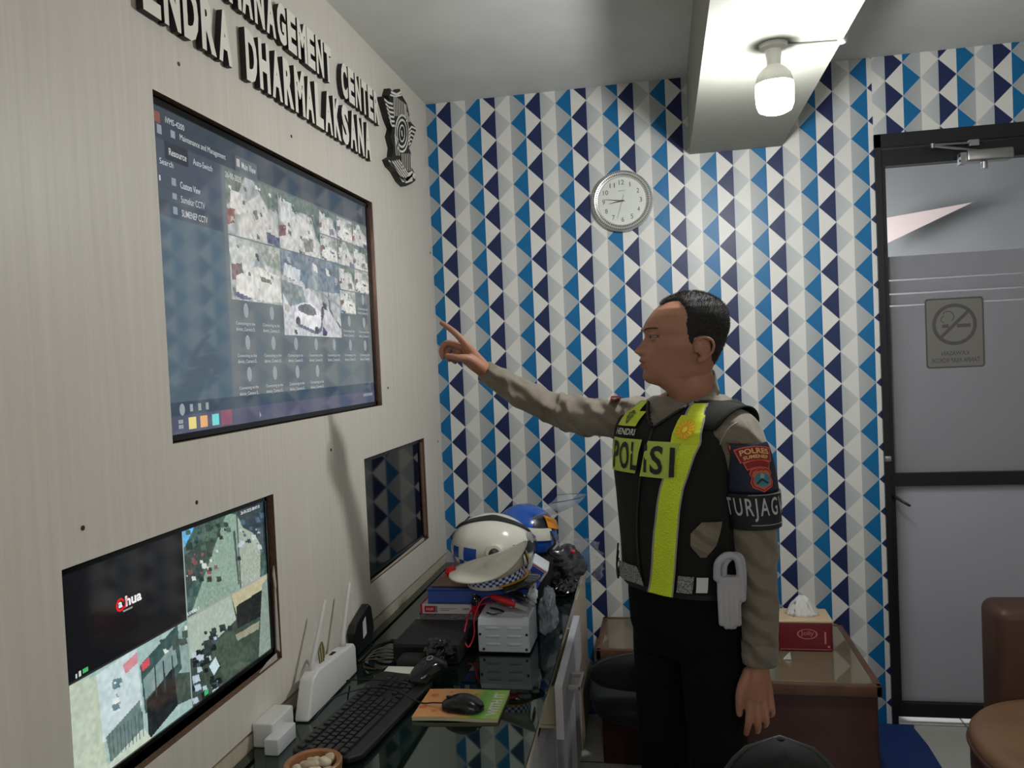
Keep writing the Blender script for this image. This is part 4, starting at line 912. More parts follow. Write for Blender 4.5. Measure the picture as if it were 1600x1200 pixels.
# silver-white plastic bag hanging right of the supply, black bag with devices near the corner
crumple('plastic_bag', 'clear grey plastic bag between the power supply and the striped box', 'bag', (.552, -.86, .690), (.026, .085, .062), pm('grey clear film', (140, 150, 158), .1, spec=.9, alpha=.45), 6, .4, flat=.9)
crumple('torn_wrapping', 'torn white wrapping at the right end of the blue binder', 'wrapping', (.512, -.90, .760), (.014, .022, .030), pm('white film', (200, 204, 208), .25), 12, .7, flat=.95)
crumple('plastic_bag', 'big clear plastic bag with black gear, at the far corner of the desk', 'bag', (.555, -.30, .706), (.105, .075, .085), pm('bag film', (190, 195, 200), .08, spec=.9, alpha=.13), 21, .5, flat=.82, n=44)
crumple('radio_gear', 'black radio gear packed inside the big clear bag', 'radio', (.535, -.30, .690), (.078, .05, .066), M_bag, 31, .3, flat=.95)
MB_ = MB().ell((.575, -.362, .757), (.010, .008, .008)); tag(MB_.build('red_button', pm('pink red', (210, 50, 80), .4), None, True), 'tiny red button on the gear in the clear bag', 'button')
crumple('plastic_sheet', 'black crumpled plastic sheet under the clear bag by the back wall', 'sheet', (.545, -.43, .652), (.040, .09, .028), M_bag, 41, .35, flat=.6)

# ================================================================== HELMETS AND CAP
def helmet_shell(b, c, r, T, z0=-.41, nph=56, nz=26, back=1.0):
    rings = []
    for j in range(nz):
        t = j/(nz-1); el_ = math.asin(z0)+(PI/2-math.asin(z0))*t*.995; ring_ = []
        for i in range(nph):
            a = 2*PI*i/nph; x = math.cos(a)*math.cos(el_); y = math.sin(a)*math.cos(el_); z = math.sin(el_)
            ring_.append(T @ Vector((x*r[0], y*r[1], z*r[2])))
        rings.append(ring_)
    return rings
# first helmet: faces right (+x), seen side-on; local x forward, y left->away, z up
HC = Vector((.349, -.685, .850))
TH = Matrix.Translation(HC) @ Matrix.Rotation(.12, 4, 'Z') @ Matrix.Rotation(.10, 4, 'Y')
hm = thing('police_helmet', 'white police motorcycle helmet with blue checks, behind the white cap', 'helmet', (HC.x, HC.y, .792))
hr = (.137, .118, .112)
def hs(a, e_, o_=0.0):
    "point on the helmet at angle a from its front (deg, towards the camera) and elevation e_"
    a, e_ = math.radians(a), math.radians(e_); return TH @ Vector((math.cos(a)*math.cos(e_)*(hr[0]+o_), -math.sin(a)*math.cos(e_)*(hr[1]+o_), math.sin(e_)*(hr[2]+o_)))
def patch(b, a0, a1, ef0, ef1, o_, na=24, ne=6, mi=None, rim=True):
    f0 = ef0 if callable(ef0) else (lambda a: ef0); f1 = ef1 if callable(ef1) else (lambda a: ef1)
    g = []
    for j in range(ne+1): g.append([hs(a0+(a1-a0)*i/na, f0(a0+(a1-a0)*i/na)+(f1(a0+(a1-a0)*i/na)-f0(a0+(a1-a0)*i/na))*j/ne, o_) for i in range(na+1)])
    b.loft(g, closed=False, cap=False, mi=mi)
    if rim:
        g0 = [[hs(a0+(a1-a0)*i/na, f0(a0+(a1-a0)*i/na), o_*k) for i in range(na+1)] for k in (0, 1)]; g1 = [[hs(a0+(a1-a0)*i/na, f1(a0+(a1-a0)*i/na), o_*k) for i in range(na+1)] for k in (1, 0)]
        b.loft(g0, closed=False, cap=False, mi=mi); b.loft(g1, closed=False, cap=False, mi=mi)
M_hw = pm('helmet white', (222, 220, 208), .18, coat=.4); M_hb = pm('helmet dark trim', (30, 32, 34), .3)
b = MB(); b.loft(helmet_shell(b, HC, hr, TH), cap=True); b.build('shell', M_hw, hm, True)
b = MB(); patch(b, 178, -4, lambda a: 62-((a-88)/90)**2*34, lambda a: 75-((a-88)/90)**2*40, .006, 40); b.build('crest_band', M_hb, hm, True, fixn=False)
b = MB(); patch(b, 6, 58, lambda a: 4-a*.06, lambda a: 23-a*.10, .004, 20); b.build('side_window', pm('smoked trim', (42, 46, 48), .12), hm, True, fixn=False)
b = MB(); patch(b, -38, 4, -24, 20, .012, 20, 14); b.build('visor', pm('smoked visor', (70, 78, 84), .05, spec=.8, alpha=.62), hm, True, fixn=False)
p0 = hs(84, 4, 0); nrm = (p0-HC).normalized()
b = MB(); b.lathe([(.001, 0), (.030, 0), (.029, .010), (.026, .013), (.001, .013)], p0-nrm*.004, 36, axis=nrm); b.build('pivot_ring', M_hw, hm, True, 40)
b = MB(); b.lathe([(.001, .012), (.018, .012), (.016, .018), (.006, .021), (.001, .0212)], p0-nrm*.004, 32, axis=nrm); b.build('pivot_cap', M_hb, hm, True, 40)
b = MB()
for (a0, a1, e0, e1) in ((108, 128, -14, 8), (138, 152, -12, 6), (128, 138, -22, -14), (150, 166, -22, -12)):
    patch(b, a0, a1, e0, e1, .0016, 6, 4, rim=False)
b.build('blue_checks', pm('check blue', (24, 84, 176), .35), hm, True, fixn=False)
p0 = hs(14, 24, 0); nrm = (p0-HC).normalized(); b = MB(); b.lathe([(.001, 0), (.020, 0), (.018, .008), (.001, .009)], p0-nrm*.002, 28, axis=nrm); b.build('visor_hinge', pm('grey hinge', (160, 162, 160), .3), hm, True, 40)
b = MB(); b.tube([hs(168, 12, .001), at(704, 838, 1, -.66), at(722, 819, 1, -.65), at(737, 808, 1, -.66)], .0022, 8); b.build('strap', M_hb, hm, True)

# second helmet: blue top, orange trim, clear visor lifted; behind the first
H2 = Vector((.418, -.44, .842)); TH = Matrix.Translation(H2) @ Matrix.Rotation(-.15, 4, 'Z') @ Matrix.Rotation(.18, 4, 'Y'); hr = (.112, .108, .105)
h2 = thing('police_helmet', 'blue and orange helmet with a raised clear visor, behind the white helmet', 'helmet', (H2.x, H2.y, .78))
b = MB(); b.loft(helmet_shell(b, H2, hr, TH), cap=True); b.build('shell', pm('helmet blue', (26, 84, 178), .2, coat=.4), h2, True)
b = MB(); patch(b, 5, 60, 22, 52, .0035, 14); b.build('dark_inset', M_hb, h2, True, fixn=False)
b = MB(); patch(b, 20, 85, 4, 26, .006, 18); b.build('white_panel', M_hw, h2, True, fixn=False)
b = MB(); patch(b, -24, 30, lambda a: 14+(a+24)*.25, lambda a: 32+(a+24)*.35, .009, 24); b.build('orange_trim', pm('orange trim', (226, 140, 26), .3), h2, True, fixn=False)
b = MB(); g = []
for j in range(9):
    g.append([H2+Vector((.055+.012*j+.02*math.sin(j/8*PI), 0, .062+.0075*j))+Vector((-.08+.15*math.cos(math.radians(-75+150*i/20)), .085*math.sin(math.radians(-75+150*i/20)), .012*math.cos(math.radians(-75+150*i/20)*1.2))) for i in range(21)])
b.loft(g, closed=False, cap=False); o = b.build('clear_visor', pm('clear visor', (200, 210, 218), .04, spec=.9, alpha=.25), h2, True, fixn=False)
sd = o.modifiers.new('s', 'SOLIDIFY'); sd.thickness = .0015
b = MB(); b.tube(g[-1], .0013, 6); b.build('visor_rim', pm('visor rim', (60, 66, 72), .2), h2, True)
b = MB(); b.tube(spline([H2+Vector((.10, -.06, .02)), H2+Vector((.115, -.07, -.02)), H2+Vector((.09, -.07, -.05)), H2+Vector((.125, -.05, -.085))], 8), .004, 8); b.build('strap', M_hb, h2, True)

# cap: white crown tipped up, chequered band, peak to the right
CPC = Vector((.408, -.915, .803))
TC = Matrix.Translation(CPC) @ Matrix.Rotation(.18, 4, 'Z') @ Matrix.Rotation(-.10, 4, 'Y') @ Matrix.Rotation(.10, 4, 'X')
cpT = thing('peaked_cap', 'white peaked police cap with blue checked band in front of the helmets', 'cap', (CPC.x, CPC.y, .791))
def caploop(rx, ry, z0_, zf, cx_=0, n=60):
    "loop with rising front (local +x)"
    return [TC @ Vector((cx_+rx*math.cos(2*PI*i/n), ry*math.sin(2*PI*i/n), z0_+zf*(.5+.5*math.cos(2*PI*i/n))**3.6)) for i in range(n)]
b = MB(); b.loft([caploop(.088, .076, 0, 0), caploop(.089, .077, .014, .004)], cap=False); b.build('lower_band', pm('band white', (200, 200, 198), .5), cpT, True, fixn=False)
M_cb = pm('check navy', (20, 52, 130), .45)
k = NT('checks', .5, .4); tcn = k.n('ShaderNodeUVMap'); ch = k.n('ShaderNodeTexChecker'); ch.inputs['Scale'].default_value = 1; mpn = k.n('ShaderNodeMapping'); mpn.inputs['Scale'].default_value = (56, 3, 1)
k.t.links.new(tcn.outputs[0], mpn.inputs[0]); k.t.links.new(mpn.outputs[0], ch.inputs[0]); ch.inputs[1].default_value = lin((214, 216, 218)); ch.inputs[2].default_value = lin((24, 66, 150)); k.t.links.new(ch.outputs[0], k.b.inputs['Base Color'])
b = MB(); r0_, r1_ = caploop(.0895, .0775, .010, .002), caploop(.0905, .0785, .030, .014); b.loft([r0_, r1_], cap=False); o = b.build('checked_band', k.m, cpT, True, fixn=False)
uv = o.data.uv_layers.new(name='UVMap'); nR = len(r0_)
for p in o.data.polygons:
    for li in p.loop_indices:
        vi = o.data.loops[li].vertex_index; i_ = vi % nR; j_ = vi//nR
        if i_ == 0 and any(o.data.loops[l2].vertex_index % nR == nR-1 for l2 in p.loop_indices): i_ = nR
        uv.data[li].uv = (i_/nR, j_)
b = MB()
prof = [(.0905, .0785, .030, .016), (.094, .082, .033, .040), (.104, .092, .034, .062), (.118, .104, .035, .070), (.124, .108, .037, .068), (.118, .104, .041, .060), (.085, .08, .045, .040), (.04, .04, .044, .022), (.002, .002, .043, .016)]
b.loft([caploop(*p, cx_=-.004*i) for i, p in enumerate(prof)], cap=True); b.build('crown', pm('cap white cloth', (222, 218, 204), .6), cpT, True)
b = MB(); g = []
for j in range(7):
    t = j/6; g.append([TC @ Vector(((.086+.046*t*math.cos(math.radians(a_)*.9)**.8)*math.cos(math.radians(a_)), (.074+.024*t)*math.sin(math.radians(a_)), .010-.016*t)) for a_ in np.linspace(-78, 78, 33)])
b.loft(g, closed=False, cap=False); o = b.build('peak', pm('patent black', (34, 30, 28), .12, coat=.6), cpT, True, fixn=False); sd = o.modifiers.new('s', 'SOLIDIFY'); sd.thickness = .002
b = MB(); b.tube([TC @ Vector((.0935*math.cos(math.radians(a_)), .081*math.sin(math.radians(a_)), .010)) for a_ in np.linspace(-85, 85, 40)], .0052, 8, squash=.6); b.build('gold_cord', pm('gold cord', (196, 142, 34), .35, .5), cpT, True)
b = MB(); q = TC @ Vector((.0975, 0, .062)); qn = (TC.to_3x3() @ Vector((1, 0, .12))).normalized(); b.lathe([(.001, 0), (.026, 0), (.024, .003), (.001, .004)], q, 28, axis=qn)
for v in b.v: pass
b.build('badge_patch', M_hb, cpT, True, 40)
b = MB(); b.lathe([(.001, .003), (.018, .004), (.014, .007), (.006, .008), (.001, .0082)], q, 28, axis=qn); b.build('gold_badge', pm('gold', (206, 158, 40), .3, .7), cpT, True, 40)
ec_ = thing('equipment_case', 'black case carrying the blue helmet at the back of the desk', 'case', (.42, -.44, ZD)); MB().rbox((.33, -.545, ZD+.001), (.50, -.34, .772), .006).build('case_body', M_blackm, ec_, True, 30)
rdT = crumple('red_ribbon', 'bright red knotted cloth at the left end of the police cap', 'cloth', tuple(at(704, 893, 1, -.915)), (.017, .015, .015), pm('red cloth', (206, 24, 34), .5), 15, .35, flat=.95)

# ================================================================== TABLES, BOX, SEATS
M_rw = pm('dark red wood', (66, 36, 32), .4, var=.2, vscale=9); M_edge = pm('wood edge', (94, 64, 47), .4, var=.2, vscale=14)
M_gt = pm('table glass over wood', (112, 102, 80), .05, spec=.7, ior=1.6, var=.08, vscale=5)
def glass_table(label, x0, x1, y0, y1, zt, group='low glass topped wooden tables'):
    t = thing('low_table', label, 'table', ((x0+x1)/2, (y0+y1)/2, 0), group)
    MB().rbox((x0+.012, y0+.012, 0), (x1-.012, y1-.012, zt-.02), .006).build('table_body', M_rw, t, True, 30)
    b = MB(); 
    for a in ((x0, x1, y0, y0+.022), (x0, x1, y1-.022, y1), (x0, x0+.022, y0, y1), (x1-.022, x1, y0, y1)): b.rbox((a[0], a[2], zt-.035), (a[1], a[3], zt+.003), .005, 2)
    b.build('top_frame', M_edge, t, True, 30)
    MB().box((x0+.02, y0+.02, zt-.02), (x1-.02, y1-.02, zt)).build('glass_top', M_gt, t); return t
glass_table('low wooden table with a glass top, carrying the red tissue box', 1.13, 1.555, -.64, -.045, .40)
glass_table('low wooden table with a glass top, in the gap between the desk and the person', .648, 1.09, -.42, -.045, .415)
tb = thing('tissue_box', 'dark red tin tissue box with a cream lid on the low table', 'tissue box', (1.415, -.29, .40))
q0, q1 = at(1216, 985, 1, -.345), at(1301, 985, 1, -.345)
MB().rbox((q0.x, -.345, .4005), (q1.x, -.21, .502), .006).build('box_body', pm('dark red tin', (112, 22, 34), .35), tb, True, 30)
MB().rbox((q0.x-.003, -.348, .500), (q1.x+.003, -.207, .510), .004).build('lid', pm('cream lid', (206, 180, 144), .45), tb, True, 30)
b = MB(); ox, oz = (q0.x+q1.x)/2+.006, .462
ring(b, 0, 0, 1, .86, 0, 40); b.v = [Vector((ox+v.x*.034, -.3462, oz+v.z*.018)) for v in b.v]
put_text(b, 'Jolly', lambda x, y: (ox-.022+x, -.3462, oz-.009+y), .044, .020, .01); b.build('oval_logo', pm('faded pink print', (200, 120, 120), .5), tb, fixn=False)
b = MB(); b.box((q1.x-.028, -.3462, .428), (q1.x-.022, -.3455, .47)); b.box((q1.x-.018, -.3462, .415), (q1.x-.010, -.3455, .422)); b.box((q0.x+.006, -.3462, .407), (q1.x-.006, -.3455, .4085)); b.build('small_print', MATS['faded pink print'], tb)
b = MB(); n_ = 40; rings = []
for j in range(9):
    t = j/8; rings.append([(ox-.004+(.046*(1-t)**.7+.010)*math.cos(2*PI*i/n_)*(1+.22*math.sin(i*1.9+j*.6)*t+.12*math.sin(i*2.7)), -.278+(.030*(1-t)**.8+.005)*math.sin(2*PI*i/n_)*(1+.25*math.sin(i*2.3+j)), .509+.066*t+.005*math.sin(i*1.3)*t) for i in range(n_)])
b.loft(rings); b.build('tissue', pm('tissue white', (222, 222, 218), .9), tb, True)
b = MB(); q = at(1212, 1022, 1, -.5); b.prism([(1.29, .402), (1.315, .402), (1.312, .425)], -.43, -.42, lambda x, y, d: (x, d, y)); tag(b.build('folded_card', pm('card white', (220, 220, 220), .6), None), 'tiny folded white card on the low table beside the tissue box', 'card')

# office chairs
M_ch = pm('chair black cloth', (17, 23, 22), .8)
def office_chair(label, c, face, zseat, w, htop, lean=.06):
    "rounded back, seat, gas post, star base; face = direction the sitter looks"
    t = thing('office_chair', label, 'chair', (c[0], c[1], 0)); f_ = Vector((math.cos(face), math.sin(face), 0)); l_ = Vector((-f_.y, f_.x, 0)); c_ = Vector((c[0], c[1], 0))
    b = MB(); rings = []; ht = htop-(zseat+.06)
    for j in range(15):
        t_ = j/14; z = zseat+.06+ht*t_; ww_ = w/2*(1-max(0, (t_-.3)/.7)**2.1)**.5 if t_ > .3 else w/2*(.86+.14*math.sin(t_/.3*PI/2)); ww_ = max(ww_, .012)
        cc3 = c_-f_*(.20+lean*t_)+Vector((0, 0, z)); rings.append([cc3+l_*(math.cos(a)*ww_)+f_*(math.sin(a)*.030*(1 if t_ < .97 else .5)+.03*(math.cos(a)**2)) for a in np.linspace(0, 2*PI, 29)[:-1]])
    b.loft(rings); b.build('backrest', M_ch, t, True)
    b = MB(); b.tube([p for p in [rings[j_][i_] for j_ in range(3, 14) for i_ in (0,)]]+[(rings[14][0]+rings[14][14])/2]+[rings[j_][14] for j_ in range(13, 2, -1)], .005, 8); b.build('piping', pm('chair piping', (44, 52, 50), .6), t, True)
    b = MB(); rr = [superell(c_+Vector((0, 0, z)), f_, l_, .23*k_, w/2*k_, 3.5, 40) for z, k_ in ((zseat-.05, .90), (zseat-.035, .99), (zseat+.0, 1.0), (zseat+.015, .95), (zseat+.02, .8))]; b.loft(rr); b.build('seat', M_ch, t, True)
    b = MB(); b.tube([c_+Vector((0, 0, zseat-.05))-f_*.05, c_-f_*.22+Vector((0, 0, zseat-.06)), c_-f_*.26+Vector((0, 0, zseat+.12))], .014, 10); b.build('back_bracket', M_black, t, True)
    b = MB(); b.cyl(c_+Vector((0, 0, .08)), c_+Vector((0, 0, zseat-.05)), .025, n=16); b.build('post', M_black, t, True, 40)
    for k_ in range(5):
        a = 2*PI*k_/5+.3; e_ = c_+Vector((math.cos(a)*.24, math.sin(a)*.24, .065)); b = MB(); b.tube([c_+Vector((0, 0, .10)), e_], [.022, .013], 10, round_end=True); lg = b.build('leg', M_black, t, True)
        b = MB(); b.cyl(e_+Vector((-.01, 0, -.037)), e_+Vector((.01, 0, -.037)), .027, n=16); b.build('castor', M_black, lg, True, 40)
    return t
office_chair('black office chair between the desk and the standing person', (.885, -.70), math.radians(95), .42, .46, .588, .02)
office_chair('dark green-black rounded chair back at the bottom edge of the photo', (1.09, -1.62), math.radians(92), .42, .25, .792, .06)

# brown armchair, right edge
M_sf = pm('brown leatherette', (124, 92, 66), .5, var=.12, vscale=7); M_sfd = pm('brown leatherette shaded', (74, 49, 40), .5, var=.12, vscale=7)  # one leatherette: seat painted in a lit tone, the rest in a shaded one
sf = thing('armchair', 'brown upholstered armchair with a round seat, cut off by the right edge', 'chair', (2.03, -.93, 0))
b = MB(); c_ = Vector((2.02, -1.02, 0)); rr = []
for z, k_ in ((.0, .90), (.03, .93), (.30, 1.0), (.372, 1.0)): rr.append(superell(c_+Vector((0, 0, z)), Vector((1, 0, 0)), Vector((0, 1, 0)), .325*k_, .30*k_, 2.3, 56))
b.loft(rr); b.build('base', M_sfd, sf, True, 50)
b = MB(); rr = []
for z, k_ in ((.368, .985), (.385, 1.01), (.402, 1.005), (.416, .97), (.422, .88), (.424, .5), (.424, .02)): rr.append(superell(c_+Vector((0, 0, z)), Vector((1, 0, 0)), Vector((0, 1, 0)), .325*k_, .30*k_, 2.3, 56))
b.loft(rr); b.build('seat', M_sf, sf, True)
b = MB(); b.tube([c_+Vector((0, 0, .378))+Vector((.328*math.copysign(abs(math.cos(a))**(2/2.3), math.cos(a)), .303*math.copysign(abs(math.sin(a))**(2/2.3), math.sin(a)), 0)) for a in np.linspace(0, 2*PI, 57)], .006, 8, cap=False); b.build('piping', M_sfd, sf, True)
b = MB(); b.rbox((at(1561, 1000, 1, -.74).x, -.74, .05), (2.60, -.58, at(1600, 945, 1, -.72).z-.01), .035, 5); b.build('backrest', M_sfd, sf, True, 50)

# blue mat on the floor by the door
b = MB(); pts = [at(x, y, 2, .004) for x, y in ((1376, 1130), (1425, 1128), (1428, 1138), (1450, 1165), (1475, 1205))]; P_ = [(p.x, p.y) for p in pts]+[(1.80, -.55), (1.56, -.60), (1.56, -.02)]
P_ = [(x, min(y, -.01)) for x, y in P_]
b.prism(P_, .0005, .006, lambda x, y, d: (x, y, d)); tag(b.build('blue_mat', pm('blue mat', (14, 50, 112), .55, var=.1, vscale=8), None), 'royal blue plastic mat on the floor between the low table and the door', 'mat')
# PERSON_HERE
# ================================================================== PERSON
CT = Vector((.965, -1.165, 0)); PF = Vector((-.676, -.737, 0)); PL = Vector((.737, -.676, 0)); ZU = Vector((0, 0, 1))
RV = [(.86,.168,.132,0),(.90,.166,.130,0),(.95,.168,.132,0),(1.05,.174,.132,0),(1.15,.184,.134,0),(1.22,.192,.132,-.003),(1.27,.194,.122,-.008),(1.30,.188,.108,-.014),(1.322,.165,.092,-.020),(1.34,.130,.078,-.026),(1.356,.098,.066,-.030),(1.366,.080,.058,-.032)]
rv_z = [r[0] for r in RV]
def rvv(z, i): return interp(rv_z, [r[i] for r in RV], z)
def wrk(a, z): return .0035*noise.noise(Vector((a*14, z*9, 1.7)))+.002*noise.noise(Vector((a*30, z*16, 5.1)))
def tfront(a, z, off=0):
    "point on the front of the vest"
    A, B, bc = rvv(z, 1)+.008+off, rvv(z, 2)+.008+off, rvv(z, 3); q = max(0, 1-min(1, abs(a/A))**2.4)**(1/2.4)
    return CT+PL*a+PF*(bc+B*q+wrk(a, z))+ZU*z
def tring(z, d, N, w=True):
    A, B, bc = rvv(z, 1)+d, rvv(z, 2)+d, rvv(z, 3); out = []
    for k in range(N):
        t = 2*PI*k/N; c, s = math.cos(t), math.sin(t); a = abs(c)**(2/2.4)*math.copysign(A, c); bb = abs(s)**(2/2.4)*math.copysign(B, s)
        out.append(CT+PL*a+PF*(bc+bb+(wrk(a, z) if w and bb > 0 else 0))+ZU*z)
    return out
pr = thing('person', 'man in a black and yellow police vest pointing at the wall screens', 'person', (.965, -1.165, 0))
# ---- head function
hq = at(1081.4, 550, 1, -1.19); HO = Vector((hq.x, -1.19, hq.z-.0813))
ha = math.radians(12); HF = Vector((-math.cos(ha), -math.sin(ha), 0)); HL = Vector((math.sin(ha), -math.cos(ha), 0))
HP = lambda f, l, z: HO+HF*f+HL*l+ZU*z
hz = [0,.008,.02,.035,.05,.06,.07,.08,.095,.11,.124,.135,.145,.16,.173,.191,.205,.216,.223,.228]
hF = [.088,.114,.123,.125,.128,.130,.130,.127,.118,.115,.113,.119,.121,.115,.106,.091,.073,.050,.030,.006]
hB = [.030,.034,.040,.046,.053,.058,.063,.067,.074,.079,.083,.086,.088,.088,.085,.077,.064,.045,.028,.006]
hW = [.030,.041,.050,.056,.060,.0625,.065,.0675,.0715,.073,.074,.0755,.0765,.077,.0765,.071,.060,.044,.028,.006]
G = lambda x, m_, s: math.exp(-((x-m_)/s)**2)
def headp(t, z, off=0):
    F_, B_, W_ = interp(hz, hF, z), interp(hz, hB, z), interp(hz, hW, z); c, s = math.cos(t), math.sin(t)
    n = interp([0, .05, .10], [1.95, 2.1, 2.3], z)
    l = abs(s)**(2/n)*math.copysign(W_+off, s)
    f = abs(c)**(2/n)*((F_+off) if c > 0 else -(B_+off))
    if c > 0:
        al = abs(l)
        f += interp([.078,.083,.088,.096,.105,.115,.125,.135], [.001,.016,.026,.0235,.0165,.010,.005,0], z)*G(l, 0, interp([.08,.095,.13], [.0135,.0105,.0085], z))
        f += .011*G(al, .0140, .0065)*G(z, .0868, .0058)
        f -= .0125*G(al, .033, .014)*G(z, .1235, .0095)
        f += .0045*G(al, .030, .020)*G(z, .141, .0055)
        f += .0045*G(al, .050, .016)*G(z, .099, .014)
        f += .0030*G(l, 0, .024)*G(z, .0660, .0050)+.0030*G(l, 0, .022)*G(z, .0520, .0055)-.0030*G(z, .0592, .0024)*G(l, 0, .028)
        f -= .0030*G(l, 0, .022)*G(z, .0415, .005); f += .003*G(l, 0, .018)*G(z, .022, .010)
        f -= .0025*G(al, .032-(z-.07)*.5, .0045)*G(z, .070, .016); f -= .004*G(al, .052, .016)*G(z, .060, .022)
    return f, l
sk = MB(); N = 120
zs_ = list(np.linspace(0, .205, 100))+list(np.linspace(.207, .228, 12))
sk.loft([[HP(*(lambda q: (q[0], q[1], z))(headp(2*PI*i/N, z))) for i in range(N)] for z in zs_])
for s in (1, -1):       # eyelids and ears
    ec = HP(.0995, .0310*s, .1235)
    for z0_, z1_ in ((13, 88), (-88, -13)):
        rings = []
        for e_ in np.linspace(z0_, z1_, 8): e_ = math.radians(e_); rings.append([ec+HF*(.0145*math.cos(e_)*math.cos(a))+HL*(.0165*math.cos(e_)*math.sin(a))+ZU*(.0138*math.sin(e_)) for a in np.linspace(0, 2*PI, 25)[:-1]])
        sk.loft(rings)
    rim = [(.010,.074,.090),(.011,.078,.102),(.003,.083,.112),(-.012,.087,.115),(-.026,.090,.108),(-.031,.090,.094),(-.027,.087,.079),(-.017,.083,.068),(-.004,.079,.059)]
    sk.tube([p for p in spline([HP(f, l*s, z) for f, l, z in rim], 5)], .0036, 10, round_end=True)
    M3 = Matrix((HF, HL*s, ZU)).transposed()
    Rm = M3 @ Matrix.Rotation(.30*s if False else .28, 3, 'Z') @ Matrix.Rotation(.18, 3, 'Y')
    sk.ell(HP(-.010, .0785*s, .088), (.0185, .0042, .0255), 20, 12, Rm)
    sk.ell(HP(.000, .0765*s, .060), (.0075, .0045, .0085), 14, 10, M3)
    sk.ell(HP(.009, .076*s, .083), (.004, .005, .006), 12, 8, M3)
NB = CT+PF*(-.034)+ZU*1.30
n0 = HP(-.002, 0, .085); n1 = HP(.000, 0, .02); n2 = HP(.004, 0, -.015)
sk.tube(spline([n0, n1, n2, NB+ZU*.03, NB-ZU*.03], 6), [.048]*6+[.051]*6+[.053]*6+[.058]*6+[.064], 32)
# under-jaw wedge joining chin and neck
sk.loft([superell(HP(.040, 0, z), HF, HL, a_, w_, 2.1, 32) for z, a_, w_ in ((-.030, .018, .028), (-.014, .030, .036), (.004, .054, .042), (.02, .066, .046))])
# torso, legs (under the clothes)
sk.loft([[p for p in tring(z, -.022, 48, False)] for z in np.linspace(.86, 1.362, 24)])
hipc = lambda z, s=0, fo=0: CT+PL*s+PF*fo+ZU*z
sk.loft([superell(hipc(z), PL, PF, a_, b_, 2.4, 40) for z, a_, b_ in ((.74,.12,.09),(.80,.145,.105),(.88,.148,.108))])
for s in (1, -1):
    sk.tube([hipc(.84, .085*s), hipc(.62, .09*s), hipc(.45, .095*s, .008), hipc(.30, .097*s), hipc(.07, .10*s, -.01)], [.075,.066,.050,.047,.032], 20)
    sk.tube([hipc(.075, .10*s, -.02), hipc(.055, .10*s, .03), hipc(.04, .105*s, .14)], [.03,.030,.022], 16)
# arms
RS = [at(992, 656, 1, -1.075), at(930, 652, 1, -1.01), at(872, 641, 1, -.955), at(812, 613, 1, -1.005), at(757, 580, 1, -1.06)]
LS = [Vector((1.090, -1.284, 1.254)), at(1172, 770, 1, -1.285), at(1181, 868, 1, -1.285), at(1187, 960, 1, -1.29), at(1187, 1036, 1, -1.295)]
sk.tube(spline(RS, 4), [.040]*8+[.033]*4+[.029]*3+[.025, .025], 20)
sk.tube(spline(LS, 4), [.040]*8+[.034]*4+[.031]*3+[.027, .026], 20)
sk.ell(RS[0]+PL*.03, (.06,.06,.05)); sk.ell(LS[0]-PL*.02, (.055,.055,.05))
def fing(pts, r): sk.tube(spline(pts, 5), [float(v) for v in np.interp(np.linspace(0, len(r)-1, (len(pts)-1)*5+1), range(len(r)), r)], 14, round_end=True)
A_ = lambda x, y, Y: at(x, y, 1, Y)
Wr = A_(759, 580, -1.058)
fing([A_(727,537,-1.118), A_(713,522,-1.124), A_(701,512,-1.128), A_(690,504.5,-1.131)], [.0105,.0092,.0082,.0066])
fing([A_(725,543,-1.100), A_(699,536,-1.108), A_(690,547,-1.112), A_(692,558,-1.112)], [.0105,.0092,.0084,.0072])
fing([A_(727,549,-1.080), A_(705,542,-1.090), A_(697,553,-1.095), A_(702,562,-1.095)], [.0100,.0088,.0080,.0070])
fing([A_(731,555,-1.062), A_(713,551,-1.068), A_(706,560,-1.072), A_(711,566,-1.074)], [.0090,.0078,.0070,.0062])
fing([A_(750,574,-1.085), A_(733,561,-1.122), A_(716,559,-1.140), A_(699,556,-1.142)], [.0170,.0125,.0098,.0078])
for x, y, Y, r in ((728,539,-1.116,.0120),(727,545,-1.100,.0125),(729,551,-1.083,.0120),(733,556,-1.066,.0110)):
    sk.tube([Wr, Wr.lerp(A_(x, y, Y), .55), A_(x, y, Y)], [.022,.0165,r], 16, round_end=True)
sk.ell(A_(716, 548, -1.088), (.016, .014, .013), 16, 10)
sk.tube([Wr, A_(740,569,-1.095), A_(727,562,-1.105)], [.022,.018,.012], 16, round_end=True)
V = Vector
Wl = V((1.122, -1.293, .715))
fing([V((1.096,-1.318,.632)), V((1.092,-1.331,.594)), V((1.088,-1.328,.570)), V((1.085,-1.318,.551))], [.0100,.0090,.0080,.0066])
fing([V((1.113,-1.316,.624)), V((1.112,-1.333,.584)), V((1.111,-1.322,.562)), V((1.108,-1.304,.551))], [.0100,.0090,.0082,.0068])
fing([V((1.130,-1.308,.626)), V((1.131,-1.325,.589)), V((1.130,-1.309,.570)), V((1.126,-1.292,.563))], [.0096,.0086,.0078,.0066])
fing([V((1.145,-1.294,.636)), V((1.148,-1.309,.603)), V((1.146,-1.294,.588)), V((1.141,-1.279,.583))], [.0088,.0076,.0070,.0060])
fing([V((1.098,-1.298,.690)), V((1.078,-1.314,.655)), V((1.072,-1.322,.625)), V((1.071,-1.324,.601))], [.0150,.0120,.0098,.0080])
for p, r in ((V((1.096,-1.316,.636)), .0120), (V((1.113,-1.314,.630)), .0122), (V((1.130,-1.306,.632)), .0118), (V((1.144,-1.292,.640)), .0105)):
    sk.tube([Wl, Wl.lerp(p, .5)+V((0, -.004, 0)), p], [.021,.016,r], 16, round_end=True)
me = voxel_mesh(sk, .0026, 2, .45)
